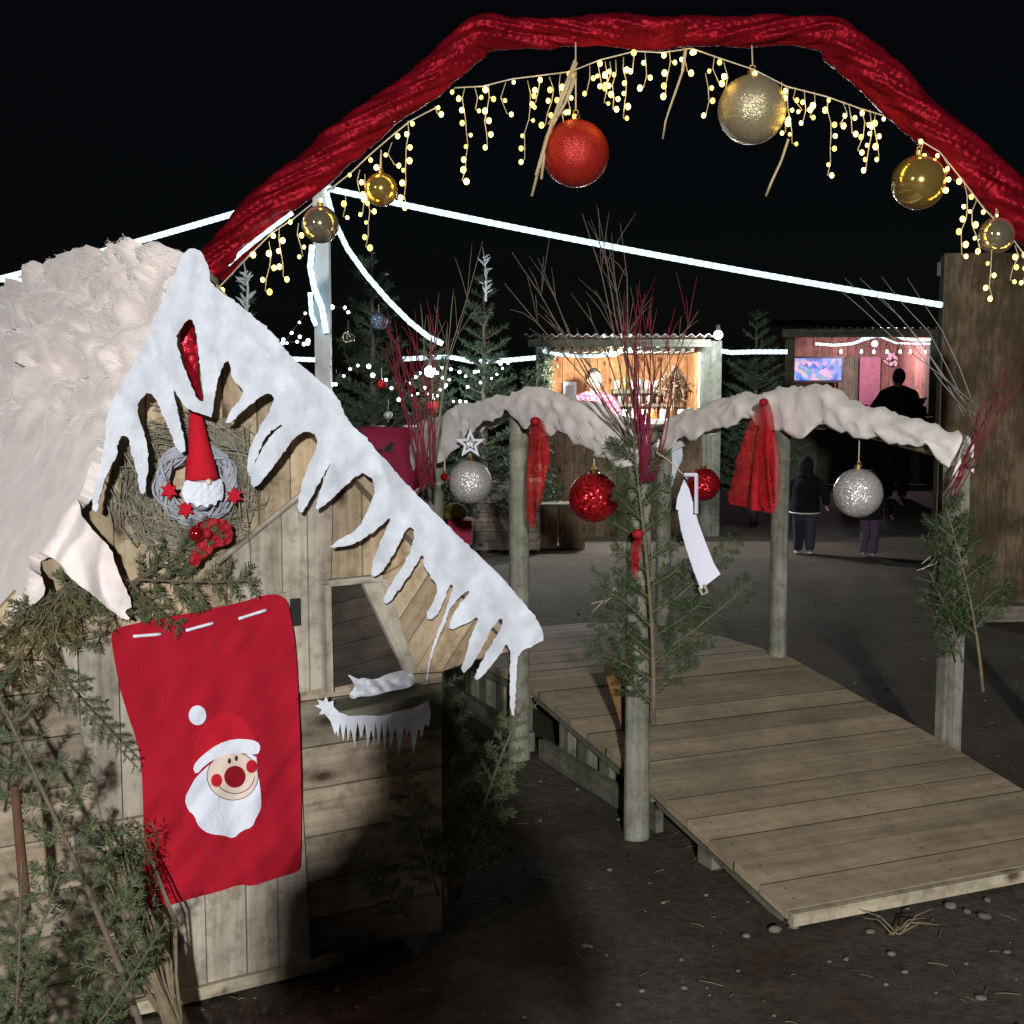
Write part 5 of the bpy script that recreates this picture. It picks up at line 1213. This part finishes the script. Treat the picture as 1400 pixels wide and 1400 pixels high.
bp = node(nt,'ShaderNodeBump',Strength=.5,Distance=.006); lk(nt,ad.outputs[0],bp.inputs['Height']); lk(nt,bp.outputs['Normal'],b_.inputs['Normal'])
a = at(1293,346,9.5); c = at(1650,346,9.5); zt = a.z; xx = a.x
while xx < c.x:
    mb = MB(); mb.box(xx, xx+1.245, 9.5, 9.522, .0, zt); mb.build('panel', om, o); xx += 1.25
mb = MB(); mb.box(a.x+.002,a.x+.05,9.524,9.62,0,zt-.01); mb.build('edge_post', M['dirt'], o)
mb = MB(); mb.box(a.x,c.x,9.6,9.68,zt-.15,zt-.05); mb.box(a.x+.06,c.x,9.526,9.6,.3,.4); mb.build('back_rail', M['side'], o)
o = thing('ground_beam', 'grey timber beam lying on the ground in front of the brown board wall', 'beam', at(1360,850,9.0)); a = at(1335,838,9.0)
mb = MB(); mb.obox((a.x,8.9,.0),(1.9,.12,0),(0,.14,0),(0,0,.11)); mb.build('beam', M['greywood'], o)

# ---------------------------------------------------------------- people
def remesh(o, v, it=6):
    m = o.modifiers.new('skin','REMESH'); m.mode = 'VOXEL'; m.voxel_size = v; m.use_smooth_shade = True
    m2 = o.modifiers.new('soft','SMOOTH'); m2.factor = .5; m2.iterations = it
SKIN = simple('skin',(.50,.30,.22),.55,var=.06)
def person(foot, H, face, label, arms, coat, trousers, shoes, hair, kid=False, hood=False, legs=None, trim=None, group=None, fine=False, bulk=1.0):
    """face: heading angle in radians, 0 looks towards the camera (-Y). arms: (elbow, wrist) per side in body units"""
    o = thing('person', label, 'person', (0,0,0), group); k = H/1.75; hs = 1.32 if kid else 1.0
    zs = .90 if kid else 1.0; bk = bulk
    hip, kne, ank = .90*zs, .49*zs, .08; sh = 1.42*zs; nk = 1.475*zs; hc = nk+.115*hs+.015
    legs = legs or [((-.1,-.01,kne),(-.1,.02,ank)),((.1,-.01,kne),(.1,.02,ank))]
    body = MB(); body.tube([(0,0,hip-.08),(0,0,hip+.05),(0,0,1.15*zs),(0,.0,1.32*zs),(0,.01,sh+.02),(0,.01,nk-.02)], [.12,.14,.125,.15,.12,.055], 16)
    body.caps((0,.01,nk-.06),(0,-.005,hc-.05),.055,.055); body.ball((0,0,hc),(.076*hs,.094*hs,.115*hs),18,14); body.ball((0,-.03*hs,hc-.055*hs),(.055*hs,.06*hs,.06*hs),12,8)
    body.ball((0,-.097*hs,hc-.015),(.012*hs,.018*hs,.02*hs),8,6)
    for s_ in (-1,1): body.ball((s_*.077*hs,.0,hc-.01),(.012*hs,.02*hs,.03*hs),8,6); body.ball((s_*.03*hs,-.082*hs,hc+.012),(.014,.012,.009),8,6)
    coatb = MB(); coatb.tube([(0,0,hip-.1),(0,0,hip+.02),(0,0,1.12*zs),(0,0,1.3*zs),(0,.01,sh+.01),(0,.01,nk+.0)], [q*bk for q in (.185,.185,.175,.185,.15,.075)], 20)
    for s_, (el, wr) in zip((-1,1), arms):
        S = (s_*.18,.01,sh-.065); body.caps(S, el, .05,.042); body.caps(el, wr, .042,.03)
        coatb.caps((s_*.07,.01,sh-.015), S, .085*bk,.088*bk); coatb.caps(S, el, .082*bk,.068*bk); coatb.caps(el, Vector(el).lerp(Vector(wr),.93), .066*bk,.05*bk)
        d = (Vector(wr)-Vector(el)).normalized(); u = d.orthogonal().normalized(); v_ = d.cross(u); w = Vector(wr)
        body.ball(w+d*.05, (.03,.03,.045), 10, 8)
        for q in range(4): f0 = w+d*.08+u*(.018*(q-1.5)); f1 = f0+d*(.045-.006*abs(q-1.2))+v_*.012; body.caps(f0,f1,.0095,.008,6); body.caps(f1, f1+d*.02+v_*.022,.008,.007,6)
        body.caps(w+d*.03+u*.028, w+d*.07+u*.055, .011,.009,6)
    tr = MB(); tr.tube([(0,0,hip-.06),(0,0,hip+.06)], [.165,.155], 16); sho = MB()
    for s_, (kn, an) in zip((-1,1), legs):
        hp = (s_*.09,0,hip-.04); body.caps(hp, kn, .075,.05); body.caps(kn, an, .05,.038)
        tr.caps(hp, kn, .098*bk,.072*bk); tr.caps(kn, Vector(an)+Vector((0,0,.03)), .072*bk,.062*bk)
        sho.caps((an[0],an[1]+.02,.045),(an[0]+s_*.015,an[1]-.15,.035),.045,.036); sho.caps((an[0],an[1]+.02,.05),(an[0],an[1],.12),.045,.045)
    M4 = Matrix.Translation(Vector(foot)) @ Matrix.Rotation(face,4,'Z') @ Matrix.Scale(k,4)
    o.matrix_world = M4; vx = .011
    bo = body.build('body', SKIN, o, True); remesh(bo, vx)
    co_ = coatb.build('coat', coat, o, True); remesh(co_, .016, 4)
    t_ = tr.build('trousers', trousers, o, True); remesh(t_, .016, 4)
    s_o = sho.build('shoes', shoes[0], o, True); remesh(s_o, .010, 3)
    if shoes[1]:
        so_ = MB()
        for s_, (kn, an) in zip((-1,1), legs): so_.caps((an[0],an[1]+.02,.014),(an[0]+s_*.015,an[1]-.15,.014),.05,.042,12)
        for v in so_.v: v.z = max(0.002, min(.024, v.z))
        so_.build('soles', shoes[1], o)
    hb = MB()
    if hood: hb.ball((0,.02,hc+.01),(.105*hs,.12*hs,.14*hs),18,12); hb.ball((0,.05,nk+.02),(.12*hs,.10*hs,.09),14,8)
    else: hb.ball((0,.018,hc+.022),(.084*hs,.098*hs,.112*hs),18,12)
    if not hood:
        for v in hb.v:
            if v.y < -.045*hs and v.z < hc+.065*hs: v.y = -.045*hs
    h_ = hb.build('hood' if hood else 'hair', hair, o, True); remesh(h_, .010, 3)
    if not hood or fine:
        fm_ = MB()
        for s_ in (-1,1): fm_.ball((s_*.03*hs,-.0915*hs,hc+.012),(.009*hs,.006*hs,.006*hs),8,6)
        fm_.build('eyes', M['thread'], o, True); lm = MB(); lm.caps((-.02*hs,-.088*hs,hc-.058*hs),(.02*hs,-.088*hs,hc-.058*hs),.006,.006,6); lm.build('lips', simple('lips',(.42,.14,.12),.5,var=0), o, True)
    if trim: tm_ = MB(); tm_.tube([(0,0,hip-.112),(0,0,hip-.09)], .192*bk, 24); tm_.build('hem_band', trim, o, True)
    return o
BLK = simple('black padded cloth',(.010,.010,.013),.95,var=.3,scale=20,bump=.3,bscale=30,spec=.15); JEAN = simple('dark jeans',(.025,.032,.05),.9,var=.25,scale=30,bump=.2,bscale=200)
WHT = simple('white rubber',(.62,.62,.62),.6,var=.05); HAIRB = simple('dark hair',(.018,.012,.009),.6,var=.3,scale=60,bump=.4,bscale=200); PLUM = simple('plum leggings',(.06,.035,.07),.85,var=.2)
f = gnd(1099,756); Hk = at(1100,618,f.y).z
person((f.x,f.y,0), Hk, math.pi-.15, 'child in black hooded jacket, jeans and white-soled shoes seen from behind', [((-.34,-.05,1.06),(-.37,-.12,.86)),((.30,-.10,1.02),(.34,-.28,.95))], BLK, JEAN, (simple('grey trainers',(.2,.2,.21),.7,var=.2),WHT), BLK, kid=True, hood=True, trim=WHT, bulk=1.38)
f = gnd(1188,760); Hk2 = at(1188,635,f.y).z
person((f.x,f.y,0), Hk2, math.pi*.75, 'child in dark coat and plum leggings partly behind the large silver bauble', [((-.30,-.02,1.05),(-.36,-.10,.85)),((.30,-.10,1.02),(.33,-.22,.9))], BLK, PLUM, (simple('lilac boots',(.30,.26,.36),.6,var=.2),None), HAIRB, kid=True, bulk=1.3)
YM = 18.6; fx = at(1226,600,YM).x; Hm = at(1226,502,YM).z
person((fx,YM,0), Hm, math.pi+.1, 'adult in black coat standing with their back turned at the farther stall', [((-.33,-.02,1.12),(-.30,-.22,.98)),((.34,-.04,1.14),(.36,-.26,1.02))], BLK, simple('black trousers',(.012,.012,.015),.9,var=.2), (M['black'],None), HAIRB, hood=False, bulk=1.22)
fx = at(812,600,Y1+.75).x; Hs_ = at(812,501,Y1+.75).z
mp_ , nt, b_ = newmat('pink check knit'); b_.inputs['Roughness'].default_value = .9; tc = node(nt,'ShaderNodeTexCoord'); ck = node(nt,'ShaderNodeTexChecker',Scale=26.0); ck.inputs['Color1'].default_value=(.26,.02,.07,1); ck.inputs['Color2'].default_value=(.30,.14,.18,1); lk(nt,tc.outputs['Object'],ck.inputs['Vector']); lk(nt,ck.outputs['Color'],b_.inputs['Base Color'])
person((fx,Y1+.75,0), Hs_, .25, 'stallholder in pink and white checked top behind the bright stall counter', [((-.30,-.06,1.12),(-.16,-.30,1.16)),((.30,-.06,1.12),(.18,-.30,1.14))], mp_, JEAN, (M['black'],None), HAIRB, fine=True)
# the photographer, standing where the picture was taken from (the shadow on the ground and the hut)
person((-.015,-.48,0), 1.80, math.pi, 'person standing behind the camera in a dark hooded coat, both hands raised', [((-.24,-.16,1.18),(-.11,-.36,1.40)),((.22,-.16,1.18),(.11,-.36,1.40))], BLK, JEAN, (M['black'],None), BLK, hood=True, bulk=.95)

# ---------------------------------------------------------------- ground, stones, straw
def axis(lo, hi, fine0, fine1, st):
    v = []; x = fine0; s = st
    while x > lo: v.append(x); s *= 1.25; x -= s
    v.append(lo); v = v[::-1]; x = fine0+st
    while x < fine1: v.append(x); x += st
    s = st
    while x < hi: v.append(x); s *= 1.25; x += s
    v.append(hi); return v
gx = axis(-150,150,-2.6,4.2,.045); gy = axis(-40,260,2.6,9.5,.045)
mb = MB(); vs = []
def gz(x, y):
    f = max(0, 1-max(0, abs(y-6)-4)/6)
    return f*(noise.noise(Vector((x*1.3,y*1.3,0)))*.010+noise.noise(Vector((x*5,y*5,1)))*.006+noise.noise(Vector((x*14,y*14,2)))*.003)-.012
for y in gy:
    for x in gx: vs.append((x,y,gz(x,y)))
n = len(gx); mb.add(vs, [(j*n+i,j*n+i+1,(j+1)*n+i+1,(j+1)*n+i) for j in range(len(gy)-1) for i in range(n-1)])
gm, nt, b_ = newmat('trodden earth'); b_.inputs['Roughness'].default_value = .9; b_.inputs['Specular IOR Level'].default_value = .25; tc = node(nt,'ShaderNodeTexCoord')
n1 = node(nt,'ShaderNodeTexNoise',Scale=.9,Detail=8.0,Roughness=.6); n2 = node(nt,'ShaderNodeTexNoise',Scale=30.0,Detail=6.0,Roughness=.7); vo = node(nt,'ShaderNodeTexVoronoi',Scale=48.0)
for q in (n1,n2,vo): lk(nt,tc.outputs['Object'],q.inputs['Vector'])
r1 = ramp(nt,[(.35,(.062,.046,.030)),(.55,(.088,.076,.060)),(.72,(.115,.108,.098))]); lk(nt,n1.outputs['Fac'],r1.inputs['Fac'])
r2 = ramp(nt,[(.3,(.45,.45,.45)),(.7,(1.25,1.25,1.25))]); lk(nt,n2.outputs['Fac'],r2.inputs['Fac'])
mx = node(nt,'ShaderNodeMix',data_type='RGBA',blend_type='MULTIPLY'); mx.inputs[0].default_value = 1; lk(nt,r1.outputs['Color'],mx.inputs[6]); lk(nt,r2.outputs['Color'],mx.inputs[7])
r3 = ramp(nt,[(.05,(1,1,1)),(.16,(0,0,0))]); lk(nt,vo.outputs['Distance'],r3.inputs['Fac']); r4 = ramp(nt,[(.80,(0,0,0)),(.84,(1,1,1))]); sp_ = node(nt,'ShaderNodeSeparateColor'); lk(nt,vo.outputs['Color'],sp_.inputs[0]); lk(nt,sp_.outputs[1],r4.inputs['Fac'])
mm = node(nt,'ShaderNodeMath',operation='MULTIPLY'); lk(nt,r3.outputs['Color'],mm.inputs[0]); lk(nt,r4.outputs['Color'],mm.inputs[1]); mx2 = node(nt,'ShaderNodeMix',data_type='RGBA'); lk(nt,mm.outputs[0],mx2.inputs[0]); lk(nt,mx.outputs[2],mx2.inputs[6]); mx2.inputs[7].default_value = (.20,.19,.165,1)
lk(nt,mx2.outputs[2],b_.inputs['Base Color']); bp = node(nt,'ShaderNodeBump',Strength=.6,Distance=.012); lk(nt,n2.outputs['Fac'],bp.inputs['Height']); lk(nt,bp.outputs['Normal'],b_.inputs['Normal'])
struct(mb.build('ground', gm, None, True))
rnd = random.Random(77); mb = MB()
ico = []
def stone(x, y, r):
    c = Vector((x,y,gz(x,y)+r*.25)); b0 = len(mb.v); mb.ball(c,(r*rnd.uniform(.8,1.4),r*rnd.uniform(.8,1.2),r*.6),7,5)
    for v in mb.v[b0:]: v += (v-c)*noise.noise(v*40+c*9)*.5
for k in range(480):
    y = 3.2+rnd.random()**1.5*7; x = rnd.uniform(-.55,.55)*y*.9+.3; stone(x,y,rnd.choice((.004,.005,.006,.007,.009,.012)))
for x,y,r in ((1060,1268,.022),(1085,1262,.014),(1345,1250,.02),(1300,1235,.018),(1322,1243,.012),(1350,1228,.014),(1190,1268,.012),(800,1290,.012),(1020,1275,.012)): p = gnd(x,y); stone(p.x,p.y,r)
struct(mb.build('pebbles', simple('pebbles',(.13,.12,.10),.8,var=.5,scale=3), None, True),'stuff')
mb = MB()
for k in range(230):
    y = 3.2+rnd.random()**1.3*6; x = rnd.uniform(-.5,.5)*y*.9+.2; z = gz(x,y)+.006; a = rnd.uniform(0,3.14); L = rnd.uniform(.015,.07); d = Vector((math.cos(a),math.sin(a),rnd.uniform(-.05,.08)))*L; p = Vector((x,y,z))
    mb.tube([p-d/2,p+Z3*.002,p+d/2],.0013,4)
struct(mb.build('straw', simple('straw bits',(.17,.13,.08),.9,var=.4,scale=4), None),'stuff')
tw = MB(); 
for k in range(7):
    p = gnd(1225,1278)+Vector((rnd.uniform(-.02,.02),0,0)); e = p+Vector((rnd.uniform(-.16,.16),rnd.uniform(-.05,.1),rnd.uniform(.02,.10))); tw.tube([p,p.lerp(e,.5)+Z3*.02,e],[.003,.002,.001],4)
tag(tw.build('dry_weed', M['barktan'], None), 'small dry weed sprouting in front of the bridge ramp', 'weed')

# ---------------------------------------------------------------- night sky and the floodlight behind the camera
w = bpy.data.worlds.new('World'); sc.world = w; w.use_nodes = True; nt = w.node_tree; bg = nt.nodes['Background']
sk_ = nt.nodes.new('ShaderNodeTexSky'); sk_.sky_type = 'NISHITA'; sk_.sun_disc = False; sk_.sun_elevation = R(35); sk_.sun_rotation = R(200)
lk(nt, sk_.outputs[0], bg.inputs['Color']); bg.inputs['Strength'].default_value = .00045
ld = bpy.data.lights.new('car_park_floodlight','SPOT'); ld.energy = 4600; ld.color = (1,.985,.97); ld.shadow_soft_size = .12; ld.spot_size = R(62); ld.spot_blend = .8
l = bpy.data.objects.new('car_park_floodlight', ld); COL.objects.link(l); l.location = (.33,-6.5,3.2)
l.rotation_euler = (Vector((.1,5,.4))-Vector(l.location)).to_track_quat('-Z','Y').to_euler()
ld = bpy.data.lights.new('warm_fill','POINT'); ld.energy = 430; ld.color = (1,.84,.72); ld.shadow_soft_size = .3  # added dim warm fill from behind left, keeps the shadow from going black
l = bpy.data.objects.new('warm_fill', ld); COL.objects.link(l); l.location = (-6.5,-3.5,4.2)
for o in bpy.data.objects:
    if '_o' in o: del o['_o']
sc.view_settings.view_transform = 'Standard'; sc.view_settings.look = 'None'; sc.view_settings.exposure = 0; sc.view_settings.gamma = 1
sc.cycles.use_denoising = True; sc.cycles.max_bounces = 6; sc.cycles.sample_clamp_indirect = 4
